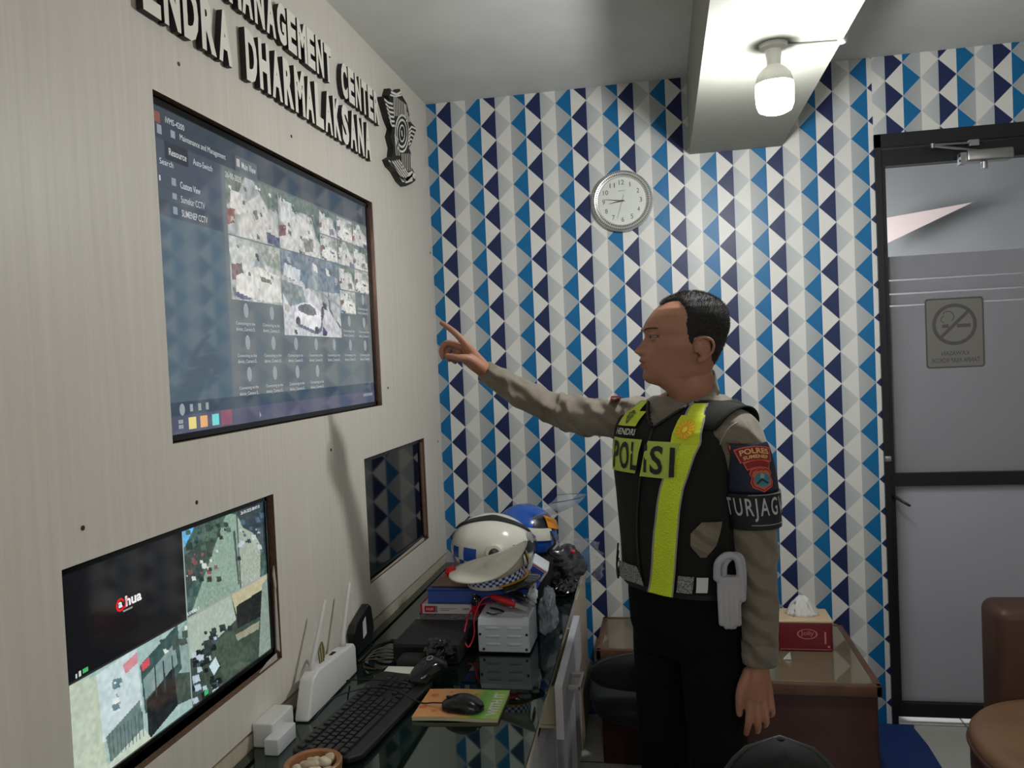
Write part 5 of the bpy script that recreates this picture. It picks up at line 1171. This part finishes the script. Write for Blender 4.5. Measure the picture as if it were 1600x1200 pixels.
k = NT('skin', .48, .4); tc = k.n('ShaderNodeTexCoord'); nz = k.n('ShaderNodeTexNoise'); nz.inputs['Scale'].default_value = 16; nz.inputs['Detail'].default_value = 4; k.t.links.new(tc.outputs['Object'], nz.inputs[0])
k.t.links.new(k.mix(nz.outputs[0], lin((150, 102, 80)), lin((182, 132, 108))), k.b.inputs['Base Color'])
k.b.inputs['Subsurface Weight'].default_value = .12; k.b.inputs['Subsurface Radius'].default_value = (.012, .005, .003)
body = link_mesh(me, 'body', k.m, pr)
# eyes, brows, lips
M_eye = pm('eye white', (120, 106, 98), .25)
for s in (1, -1):
    ec = HP(.0995, .0310*s, .1235); b = MB(); b.ell(ec, (.0122,)*3, 20, 14); eo = b.build('eye', M_eye, pr, True)
    g_ = (HF*1+ZU*.05).normalized(); b = MB(); b.lathe([(.001, .0128), (.0056, .0116), (.0060, .0108), (.001, .0105)], ec, 20, axis=g_); b.build('iris', pm('dark iris', (28, 18, 14), .15), eo, True)
def headsurf(l, z, off):
    lo, hi = 0, PI/2
    for _ in range(30):
        m_ = (lo+hi)/2
        if headp(m_, z)[1] < abs(l): lo = m_
        else: hi = m_
    return HP(headp(lo, z)[0]+off, l, z)
b = MB()
for s in (1, -1):
    for i in range(420):
        t = random.random(); l = s*(.010+.043*t); z = .1385+.0065*math.sin(t*PI*.75)+random.uniform(-.0016, .0016); p = headsurf(l, z, .0004)
        d_ = (HL*s*.0055+HF*.0012+ZU*(.0015-.003*t)); w_ = ZU*.0007; b.add([p-w_, p+w_, p+d_], [(0,1,2)])
M_hair = pm('hair black', (26, 25, 25), .55); M_hairg = pm('hair grey', (120, 118, 116), .5)
b.build('eyebrows', M_hair, pr, fixn=False)
b = MB(); g = []
for zz_, o_ in ((.0510, .0006), (.0535, .0010), (.0565, .0010), (.0590, -.0002), (.0618, .0010), (.0648, .0010), (.0675, .0004)):
    g.append([headsurf(l, zz_ if abs(l) < .002 else .0590+(zz_-.0590)*max(.08, 1-(abs(l)/.0235)**2), o_) for l in np.linspace(-.0235, .0235, 23)])
b.loft(g, closed=False, cap=False); b.build('lips', pm('lips', (128, 82, 72), .45), pr, True, fixn=False)
# hair: short crop over the skull
def hairy(f, l, z):
    al = abs(l); front = interp([0, .02, .035, .050, .062, .075], [.078, .074, .052, .040, .034, .028], al)+.0035*noise.noise(Vector((f*60, l*60, z*60)))
    front = min(front, interp([.09, .12, .15, .185, .21], [.020, .026, .034, .036, .09], z))
    lower = interp([-.10,-.05,-.034,-.026,-.006,.010,.016,.034], [.050,.044,.060,.116,.120,.116,.098,.104], f)
    return min((front-f)/.012, (z-lower)/.012)
hb = MB(); NH = 150; hzs = list(np.linspace(.03, .2, 90))+list(np.linspace(.202, .2279, 24)); val = []; pts_ = []
for z in hzs:
    rr_ = []; vv = []
    for i in range(NH):
        t = 2*PI*i/NH; f, l = headp(t, z); v = hairy(f, l, z); o_ = .0045*min(1, max(0, v)) * (1 if z > .11 else max(.25, (z-.03)/.08)) + (.0006 if v > 0 else -.002)
        f2, l2 = headp(t, z, o_); jit = .0012*noise.noise(Vector((f*160, l*160, z*160)))
        top = max(0, (z-.17)/.058)*o_; rr_.append(HP(f2+jit, l2+jit, z+top)); vv.append(v)
    pts_.append(rr_); val.append(vv)
hb.loft(pts_, cap=False, skip=lambda j, i: max(val[j][i], val[j+1][i], val[j][(i+1) % NH]) <= 0)
hb.add([HP(0, 0, .2335)]+pts_[-1], [(0, i+1, (i+1) % NH+1) for i in range(NH)])
hair = hb.build('hair', pm('hair base', (30, 28, 28), .7, bump=.5, bscale=700), pr, True, fixn=False)
b = MB(); cnt_ = 0
while cnt_ < 9000:
    j = random.randrange(len(hzs)-1); i = random.randrange(NH)
    if val[j][i] < .1 or random.random() > (1 if hzs[j] > .12 else .35): continue
    cnt_ += 1; p = pts_[j][i].lerp(pts_[j+1][(i+1) % NH], random.random()); nr = (p-HP(0, 0, .12)); nr.normalize()
    d_ = (nr*.9+Vector((random.uniform(-.5, .5), random.uniform(-.5, .5), random.uniform(-.2, .5)))*.7).normalized()*random.uniform(.003, .006)*(1.25 if hzs[j] > .17 else .8)
    w_ = d_.cross(Vector((random.random(), random.random(), .3))).normalized()*.0005
    b.add([p-w_-nr*.001, p+w_-nr*.001, p+d_], [(0,1,2)], 1 if random.random() < (.45 if hzs[j] > .17 else .15) else 0)
b.build('hair_strands', [M_hair, M_hairg], hair, fixn=False)

# ---- shirt
sh = MB(); sh.loft([tring(z, -.004, 60) for z in np.linspace(.87, 1.352, 40)])
def wr_r(t, a):
    w_ = math.sin(t*46+2.4*math.sin(a+.4)+1.6*math.sin(t*11)); return 1-.03+.20*(max(0, w_)**3)*(.35+.65*math.sin(a*.5+t*3)**2)+.05*math.sin(t*19+a*2+1)
def wr_r0(t, a): return 1+.055*math.sin(t*52+1.9*math.sin(a+.6)+2.0*math.sin(t*9))*(.4+.6*math.sin(a+t*5)**2)+.05*math.sin(t*23+a*2+1)
def wr_l(t, a):
    w_ = math.sin(t*30+2.6*math.sin(a+1)+1.4*math.sin(t*8)); return 1-.02+.15*(max(0, w_)**3)*(.35+.65*math.sin(a*.5+t*5)**2)+.035*math.sin(t*13+a*2)
def wr_l0(t, a): return 1+.035*math.sin(t*30+2.2*math.sin(a+1))*(.4+.6*math.sin(a*1.0+t*4)**2)+.03*math.sin(t*13+a*2)
RSm = spline([RS[0]+PL*.075-ZU*.01, RS[0]]+RS[1:], 14); LSm = spline([LS[0]-PL*.05+ZU*.0, LS[0]]+LS[1:], 14)
def rad(vals, n): return [float(v) for v in np.interp(np.linspace(0, len(vals)-1, n), range(len(vals)), vals)]
sh.tube(RSm, rad([.063, .060, .054, .050, .041, .029], len(RSm)), 48, wrinkle=wr_r)
sh.tube(LSm, rad([.062, .068, .060, .050, .045, .037], len(LSm)), 48, wrinkle=wr_l)
me = voxel_mesh(sh, .0040, 1, .5)
M_sh = pm('khaki brown cloth', (122, 113, 99), .8, var=.06, vscale=40, sheen=.25, bump=.12, bscale=500)
nt_ = M_sh.node_tree; wv = nt_.nodes.new('ShaderNodeTexWave'); wv.inputs['Scale'].default_value = 7; wv.inputs['Distortion'].default_value = 9; wv.inputs['Detail'].default_value = 2; wv.inputs['Detail Scale'].default_value = .8
mpw = nt_.nodes.new('ShaderNodeMapping'); mpw.inputs['Rotation'].default_value = (.3, .9, .2); nt_.links.new([n_ for n_ in nt_.nodes if n_.type == 'TEX_COORD'][0].outputs['Object'], mpw.inputs[0]); nt_.links.new(mpw.outputs[0], wv.inputs['Vector'])
bw_ = nt_.nodes.new('ShaderNodeBump'); bw_.inputs['Strength'].default_value = .55; bw_.inputs['Distance'].default_value = .02; nt_.links.new(wv.outputs['Fac'], bw_.inputs['Height'])
ob_ = [n_ for n_ in nt_.nodes if n_.type == 'BUMP' and n_ != bw_][0]; nt_.links.new(bw_.outputs[0], ob_.inputs['Normal'])
shirt = link_mesh(me, 'shirt', M_sh, pr)
for nm, S_, r_ in (('right', RS, .0305), ('left', LS, .0395)):
    d_ = (S_[-1]-S_[-2]).normalized(); b = MB(); e_ = S_[-1]+d_*.002; b.tube([e_-d_*.055, e_-d_*.03, e_-d_*.002, e_, e_-d_*.004], [r_+.0042, r_+.0022, r_+.0008, r_-.001, r_-.004], 40, cap=False); b.build('cuff', M_sh, pr, True, fixn=False)
# collar
b = MB(); g = []; ncen = HP(.002, 0, 0)
for j in range(6):
    t = j/5; row = []
    for i in range(49):
        ph = math.radians(38+284*i/48); back = .5-.5*math.cos(ph)
        rr_ = .066-.006*t+.016*(1-t)*(1-back); zz_ = NB.z+.040+.050*t*(.35+.65*back)+.030*back-.018*(1-back)
        cc2 = Vector((ncen.x*.6+NB.x*.4, ncen.y*.6+NB.y*.4, 0)); row.append(cc2+PF*(math.cos(ph)*rr_*1.05)+PL*(math.sin(ph)*rr_)+ZU*zz_)
    g.append(row)
b.loft(g, closed=False, cap=False); o = b.build('collar', M_sh, pr, True, fixn=False); sd = o.modifiers.new('s', 'SOLIDIFY'); sd.thickness = .004

bvs = BVHTree.FromPolygons([v.co+pr.location for v in shirt.data.vertices], [tuple(p_.vertices) for p_ in shirt.data.polygons])
def onshirt(px, py, off=.002):
    d_ = (at(px, py, 1, -1.0)-CAM).normalized(); h_ = bvs.ray_cast(CAM, d_)
    return (h_[0]-d_*off) if h_[0] is not None else at(px, py, 1, -1.2)

# ---- trousers, shoes, belt
tr = MB(); tr.loft([superell(hipc(z), PL, PF, a_, b_, 2.3, 48) for z, a_, b_ in ((.70,.150,.10),(.76,.166,.118),(.84,.166,.124),(.91,.161,.124))])
for s in (1, -1): tr.tube(spline([hipc(.85, .078*s), hipc(.66, .083*s, .004), hipc(.45, .090*s, .012), hipc(.25, .094*s), hipc(.07, .097*s, -.006)], 8), rad([.088,.084,.068,.066,.062], 33), 32, wrinkle=lambda t, a: 1+.03*math.sin(t*40+a*2)*t)
link_mesh(voxel_mesh(tr, .006, 2), 'trousers', pm('black trousers', (9, 9, 11), .9, spec=.2), pr)
for s in (1, -1):
    b = MB(); b.loft([superell(hipc(z, .102*s, .055), PF, PL, a_, w_, 2.6, 32) for z, a_, w_ in ((.001,.145,.048),(.022,.148,.050),(.03,.142,.047),(.055,.125,.043),(.075,.085,.040),(.10,.055,.038))]); b.build('shoe', pm('black leather', (16, 16, 17), .25), pr, True)
b = MB(); b.loft([superell(hipc(z), PL, PF, .168+d_, .130+d_, 2.4, 64) for z, d_ in ((.868,0),(.872,.004),(.906,.004),(.910,0))]); b.build('belt', pm('black webbing', (20, 20, 22), .5), pr, True, 40)

# ---- vest
vz = list(np.arange(.884, 1.24, .01))+list(np.arange(1.24, 1.345, .0035)); NV = 168
vr = [tring(z, .006, NV) for z in vz]
def vskip(j, i):
    c3 = (vr[j][i]+vr[j+1][i]+vr[j][(i+1) % NV])/3; v = c3-CT; a, b_ = v.dot(PL), v.dot(PF); z = c3.z
    if b_ > -.03 and z > 1.283 and abs(a-.012) < .004+.072*((z-1.283)/.058): return True
    return False
M_vest = pm('vest black', (17, 19, 17), .88, bump=.25, bscale=900)
b = MB(); b.loft(vr, cap=False, skip=vskip); o = b.build('vest', M_vest, pr, True, fixn=False); sd = o.modifiers.new('s', 'SOLIDIFY'); sd.thickness = .004; sd.offset = 1; vest = o
b = MB()
for s in (-1, 1): b.tube(spline([tfront(.012+s*(.004+.072*t), 1.283+.058*t, .002) for t in np.linspace(0, 1, 6)], 4), .0035, 8)
b.build('neck_binding', pm('binding black', (16, 17, 16), .6), vest, True)
b = MB(); b.tube(spline([tfront(a, z, .003) for a, z in ((.014,1.280),(-.002,1.20),(-.018,1.12),(-.030,1.03),(-.030,.95),(-.028,.887))], 6), .0032, 8); b.build('zip', pm('zip black', (12, 12, 12), .35), vest, True)
# vest panels lying over the tops of the shoulders
for s_, S_, in_ in ((1, LS[0], .085),):
    b = MB(); g = []
    for i in range(19):
        t = i/18; a_ = math.radians(-72+150*t); row = []
        for k_ in range(9):
            u_ = k_/8; e_ = (-in_+(in_+.030*math.sin(PI*t)**.7)*u_); r_ = .079
            sink = .020*(1-u_)**2*0
            row.append(S_+PL*(s_*e_)+PF*(math.sin(-a_)*r_*(1.0+.25*(1-u_)))+ZU*(math.cos(a_)*r_*(.92+.20*(1-u_))))
        g.append(row)
    b.loft(g, closed=False, cap=False); o = b.build('shoulder_panel', M_vest, vest, True, fixn=False); sd = o.modifiers.new('s', 'SOLIDIFY'); sd.thickness = .004; sd.offset = 1
def vpatch(mb, edges, off=.0075, ns=16, na=6, mi=None):
    "edges: list of (z, a_left, a_right)"
    zs = [e_[0] for e_ in edges]; g = []
    zz = np.linspace(zs[0], zs[-1], ns+1); order = sorted(edges); xs = [e_[0] for e_ in order]
    for z in zz:
        al, ar = interp(xs, [e_[1] for e_ in order], z), interp(xs, [e_[2] for e_ in order], z); g.append([tfront(al+(ar-al)*i/na, z, off) for i in range(na+1)])
    mb.loft(g, closed=False, cap=False, mi=mi)
M_yel = pm('retroreflective yellow', (222, 244, 34), .3, spec=.7, bump=1.0, bscale=260); M_yp = pm('yellow green panel', (186, 204, 84), .5)
M_pip = pm('reflective grey piping', (150, 150, 152), .35)
left = [(.876,.004,.072),(.95,.020,.083),(1.03,.031,.091),(1.14,.058,.111),(1.19,.078,.128),(1.25,.106,.148),(1.30,.098,.142),(1.338,.090,.118)]
b = MB(); vpatch(b, left, ns=60, na=8); b.build('yellow_strip', M_yel, vest, True, fixn=False)
for nm, e_ in (('l', [(z, a-.005, a) for z, a, c_ in left]), ('r', [(z, c_, c_+.004) for z, a, c_ in left])):
    b = MB(); vpatch(b, e_, .0078, 60, 2); b.build('piping', M_pip, vest, True, fixn=False)
b = MB(); vpatch(b, [(1.247,.079,.146),(1.312,.084,.140)], .0095); b.build('badge_patch', pm('patch yellow', (206, 220, 40), .5), vest, True, fixn=False)
b = MB(); 
for rr_ in (.022,): b.add([tfront(.112+rr_*math.cos(a)*(1+.12*math.sin(9*a)), 1.280+rr_*math.sin(a)*(1+.12*math.sin(9*a)), .0125) for a in np.linspace(0, 2*PI, 61)[:-1]], [tuple(range(60))])
b.build('gold_badge', pm('orange gold print', (236, 186, 20), .5), vest, fixn=False)
b = MB()
for k_ in range(14): a = 2*PI*k_/14; b.add([tfront(.112+r_*math.cos(a+o_), 1.280+r_*math.sin(a+o_), .0132) for r_, o_ in ((.011, -.1), (.0205, -.05), (.0205, .05), (.011, .1))], [(0,1,2,3)])
b.add([tfront(.112+.006*math.cos(a), 1.280+.007*math.sin(a), .0134) for a in np.linspace(0, 2*PI, 13)[:-1]], [tuple(range(12))])
b.build('badge_rays', pm('ray yellow', (250, 222, 60), .5), vest, fixn=False)
b = MB(); vpatch(b, [(1.282,-.124,-.046),(1.318,-.112,-.034)], .0078, 8, 8); vpatch(b, [(1.318,-.104,-.062),(1.342,-.088,-.058)], .0078, 6, 5); b.build('yellow_shoulder_panel', pm('patch yellow bright', (204, 224, 44), .45), vest, True, fixn=False)
b = MB(); sh_ = [(0,-1),(.35,-.7),(.55,-.1),(.85,.1),(.7,.35),(.95,.7),(.5,.75),(.3,1),(-.3,1),(-.5,.75),(-.95,.7),(-.7,.35),(-.85,.1),(-.55,-.1),(-.35,-.7)]
b.add([tfront(-.084+x*.016, 1.303+y*.0165, .0095) for x, y in sh_], [tuple(range(len(sh_)))]); b.build('winged_badge', pm('badge olive', (92, 100, 44), .6), vest, fixn=False)
b = MB()
for t in (-.6, -.2, .2, .6): b.add([tfront(-.084+x*.016, 1.303+y*.0165, .0102) for x, y in ((t-.06, -.5), (t+.06, -.5), (t+.1, .6), (t-.1, .6))], [(0,1,2,3)])
b.build('badge_lines', pm('badge light', (170, 180, 90), .6), vest, fixn=False)
b = MB(); put_text(b, 'HENDRI', lambda x, y: tfront(-.119+x, 1.2605+y, .0085), .080, .0155, .03); b.build('name_lettering', pm('name white', (206, 206, 198), .5), vest, fixn=False)
b = MB(); vpatch(b, [(1.168,-.128,-.026),(1.252,-.128,-.008)], .0078, 10, 10); b.build('lettering_panel', M_yp, vest, True, fixn=False)
b = MB(); vpatch(b, [(1.163,-.010,.088),(1.250,.012,.104)], .0085, 10, 10); b.build('lettering_panel', M_yp, vest, True, fixn=False)
M_ink = pm('lettering black', (20, 24, 18), .55)
def vt(body, a0, a1, z0_, z1_, off=.0105, bold=.02): 
    b = MB(); put_text(b, body, lambda x, y: tfront(a0+x-.14*(z1_-z0_-y)*0, z0_+y, off), a1-a0, z1_-z0_, bold); b.build('lettering', M_ink, vest, fixn=False)
vt('P', -.119, -.088, 1.176, 1.245); vt('O', -.084, -.048, 1.176, 1.245); vt('L', -.043, -.018, 1.176, 1.245); vt('I', .004, .014, 1.174, 1.241, bold=.03); vt('S', .026, .063, 1.171, 1.240); vt('I', .084, .097, 1.168, 1.238, .0145, bold=.03)
# mesh panel and white tag at the hem
b = MB(); vpatch(b, [(.888,-.118,-.012),(.932,-.125,-.036)], .0078, 6, 12); b2 = MB(); vpatch(b2, [(.890,.085,.120),(.931,.092,.127)], .0078, 6, 6)
k = NT('grey mesh cloth', .7, .4); tc = k.n('ShaderNodeTexCoord'); vo = k.n('ShaderNodeTexVoronoi'); vo.inputs['Scale'].default_value = 320; k.t.links.new(tc.outputs['Object'], vo.inputs['Vector'])
k.t.links.new(k.mix(k.ma('GREATER_THAN', vo.outputs[0], .42), lin((60, 60, 62)), lin((150, 150, 152))), k.b.inputs['Base Color'])
b.build('mesh_panel', k.m, vest, True, fixn=False); b2.build('mesh_panel', k.m, vest, True, fixn=False)
b = MB(); vpatch(b, [(.978,.140,.150),(1.005,.122,.166),(1.035,.124,.172),(1.062,.146,.176)], .0070, 12, 6); b.build('side_opening', M_sh, vest, True, fixn=False)
b = MB(); vpatch(b, [(.893,.128,.148),(.930,.132,.152)], .0085, 4, 4); b.build('white_tag', pm('tag white', (214, 214, 220), .5), vest, True, fixn=False)
b = MB()
for k_ in range(3): b.tube(spline([tfront(-.135, .93+.02*k_, .006), tfront(-.155, .91, .012), tfront(-.150, .89-.008*k_, .010), tfront(-.135, .885+.012*k_, .006)], 5), .0025, 6)
b.build('side_laces', pm('lace black', (15, 15, 15), .6), vest, True)
b = MB(); 
for k_ in range(2): b.add([tfront(.070+.012*k_+x, 1.326+y+.006*k_, .009) for x, y in ((0,0),(.006,.005),(.012,.002),(.010,.008),(.005,.011),(.001,.006))], [tuple(range(6))])
b.build('rank_mark', M_pip, vest, fixn=False)

# ---- brassard on the left upper arm
bvh_arm = None
ax0, ax1 = LS[0], LS[2]
def armc(z):
    P_ = LSm; zs2 = [p.z for p in P_][::-1]; return Vector((interp(zs2, [p.x for p in P_][::-1], z), interp(zs2, [p.y for p in P_][::-1], z), z))
def armr(z): return interp([p.z for p in LSm][::-1], rad([.062, .068, .060, .050, .045, .037], len(LSm))[::-1], z)
def ap(s, z, off):
    "s = arc length round the arm from the side facing the camera towards +x"
    c_ = armc(z); r_ = armr(z)*1.045+off; a = s/.064; return c_+Vector((math.sin(a)*r_, -math.cos(a)*r_, 0))
M_navy = pm('navy cloth', (24, 30, 52), .5, bump=.2, bscale=60)
br = None
b = MB(); g = []
ztop, zb1, zb0 = 1.285, at(1177, 771, 1, -1.34).z, at(1177, 828, 1, -1.34).z
for j in range(17):
    t = j/16; z = ztop+(zb1-ztop)*t; w0 = -.006-.054*t; w1 = .055+.045*t
    g.append([ap(w0+(w1-w0)*i/20, z, .004) for i in range(21)])
b.loft(g, closed=False, cap=False); br = b.build('brassard', M_navy, pr, True, fixn=False); sd = br.modifiers.new('s', 'SOLIDIFY'); sd.thickness = .002; sd.offset = 1
b = MB(); b.loft([[ap(2*PI*.064*i/48, z, o_) for i in range(48)] for z, o_ in ((zb0, .003), (zb0, .0075), (zb1, .0075), (zb1, .003))], cap=False); b.build('arm_band', pm('arm band black', (18, 20, 28), .45), br, True, 40, fixn=False)
b = MB()
for z in (zb1-.002, zb0+.012): b.tube([ap(s, z, .0085) for s in np.linspace(-.01, .085, 20)], .0012, 6)
b.build('band_piping', M_pip, br, True)
b = MB(); put_text(b, 'TURJAGWALI', lambda x, y: ap(-.066+x, zb0+.021+y, .0092), .208, zb1-zb0-.030, .01, sp=1.25); b.build('band_lettering', pm('band silver', (186, 188, 192), .4), br, fixn=False)
zc = lambda py: at(1190, py, 1, -1.34).z
b = MB()
def bp(pts, off, mi): b.add([ap(s, z, off) for s, z in pts], [tuple(range(len(pts)))], mi)
z7, z5, z3, z1_, z0_ = zc(697), zc(716), zc(728), zc(740), zc(768)
s0 = .022
def arcpts(zc_, hw, dz, n=9): return [(s0+hw*t, zc_-dz*t*t) for t in np.linspace(-1, 1, n)]
def rib(za, zb, ha, hb_, off, mi):
    u_, l_ = arcpts(za, ha, .008), arcpts(zb, hb_, .006); n_ = len(u_); b.add([ap(s, z, off) for s, z in u_+l_], [(i, i+1, n_+i+1, n_+i) for i in range(n_-1)], mi)
rib(z7+.003, z5-.003, .040, .034, .0075, 0); rib(z7+.0005, z5-.0005, .037, .031, .0082, 1); rib(z5+.001, z3-.002, .029, .024, .0080, 0); rib(z5-.002, z3+.001, .026, .022, .0086, 1)
shp = [(0, 1), (.25, .86), (.5, .95), (.8, .80), (.95, .45), (.8, .2), (.98, -.2), (.85, -.62), (.4, -.8), (0, -1), (-.4, -.8), (-.85, -.62), (-.98, -.2), (-.8, .2), (-.95, .45), (-.8, .80), (-.5, .95), (-.25, .86)]
zm, hh_ = (z3+z0_)/2, (z3-z0_)/2
for k_, o_, mi in ((1.0, .0080, 0), (.90, .0088, 1), (.80, .0094, 3)): bp([(s0+.003+x*.026*k_, zm+y*hh_*k_) for x, y in shp], o_, mi)
bp([(s0+.003+.016*math.cos(a), zm+hh_*.55*math.sin(a)) for a in np.linspace(0, 2*PI, 25)[:-1]], .0100, 2)
bp([(s0-.011, zm-.008), (s0+.002, zm+.004), (s0+.016, zm-.009), (s0+.012, zm-.010), (s0+.002, zm-.001), (s0-.008, zm-.010)], .0106, 4); bp([(s0-.002, zm+.004), (s0+.001, zm+.016), (s0+.008, zm+.013), (s0+.007, zm+.003)], .0105, 5)
b.build('shield_badge', [pm('badge rim salmon', (216, 92, 84), .5), pm('badge red', (140, 22, 26), .5), pm('badge blue', (48, 128, 150), .5), pm('badge orange', (196, 100, 66), .5), pm('badge dark', (24, 40, 48), .5), pm('badge grey', (150, 160, 160), .5)], br, fixn=False)
b = MB(); put_text(b, 'POLRES', lambda x, y: ap(s0-.030+x, z5+.0145+y-.008*((x-.030)/.034)**2, .0092), .060, .0125, .03); put_text(b, 'SUMENEP', lambda x, y: ap(s0-.026+x, z5+.0035+y-.007*((x-.026)/.03)**2, .0092), .052, .0085, .03)
b.build('badge_lettering', pm('badge cream', (226, 186, 120), .5), br, fixn=False)
b = MB(); g = [[ap(-.010+(.050)*i/8, z, o_) for i in range(9)] for z, o_ in ((1.262, .007), (1.285, .0085), (1.305, .002), (1.318, -.008))]; b.loft(g, closed=False, cap=False); o = b.build('shoulder_tab', pm('tan strap', (150, 138, 116), .6), br, True, fixn=False); sd = o.modifiers.new('s', 'SOLIDIFY'); sd.thickness = .003; sd.offset = 1
b = MB(); sl = lambda u_, v_, o_: onshirt(1137+21*u_-1+5*v_, 697-6*u_+16*v_, o_)
g = [[sl(i/6, j/4, .003) for i in range(7)] for j in range(5)]; b.loft(g, closed=False, cap=False, mi=0)
put_text(b, 'POL', lambda x, y: sl(.12+x, .45-y, .004), .78, .36, .03, mi=1); put_text(b, 'SUM', lambda x, y: sl(.12+x, .92-y, .004), .78, .36, .03, mi=1)
b.build('sleeve_patch', [MATS['badge red'], MATS['badge cream']], shirt, fixn=False)
b = MB(); b.tube(spline([onshirt(x, y, .001) for x, y in ((1152,660),(1140,668),(1129,684),(1122,704),(1120,724))], 6), .0016, 6); b.build('sleeve_piping', M_pip, shirt, True)
# small flag patch on the right shoulder
b = MB(); g0_ = [[onshirt(955+16*i/4-2*j/3, 618.5+8*j/3, .002) for i in range(5)] for j in range(4)]; b.loft(g0_, closed=False, cap=False, mi=0); g0_ = [[onshirt(957+12*i/4-2*j/3, 620+5*j/3, .003) for i in range(5)] for j in range(4)]; b.loft(g0_, closed=False, cap=False, mi=1); b.build('sleeve_patch', [MATS['badge rim salmon'], MATS['tag white']], shirt, fixn=False)

# ---- gloves hanging from the belt
GL = pm('white glove cloth', (172, 172, 178), .7, var=.05, vscale=30)
gv = thing('folded_gloves', 'pair of white gloves folded over the belt of the man in the vest', 'gloves', (1.06, -1.345, .80))
g0 = at(1137, 872, 1, -1.345)
def gp(px, py, Y=-1.345): return at(px, py, 1, Y)
for k_, (dx, Y) in enumerate(((0, -1.352), (10, -1.338))):
    b = MB()
    for q in range(4):
        b.tube(spline([gp(1124+q*8+dx*.4, 905, Y+.004), gp(1125+q*8.2+dx*.4, 940, Y-.002), gp(1127+q*8+dx*.4, 982-abs(q-1.5)*5, Y+.002)], 6), [.0064]*13, 10, round_end=True, squash=.9)
    b.tube(spline([gp(1120+dx, 903, Y), gp(1122+dx, 880, Y-.006), gp(1136+dx, 868, Y-.002), gp(1152+dx*.6, 874, Y+.004), gp(1157+dx*.4, 905, Y+.004), gp(1160, 935, Y+.006)], 8), .009, 12, round_end=True)
    b.rbox((gp(1123+dx*.4, 900, Y).x, Y-.004, gp(1130, 945).z), (gp(1154+dx*.4, 900, Y).x, Y+.010, gp(1130, 900).z), .004)
    link_mesh(voxel_mesh(b, .0028, 2), 'glove', GL, gv)
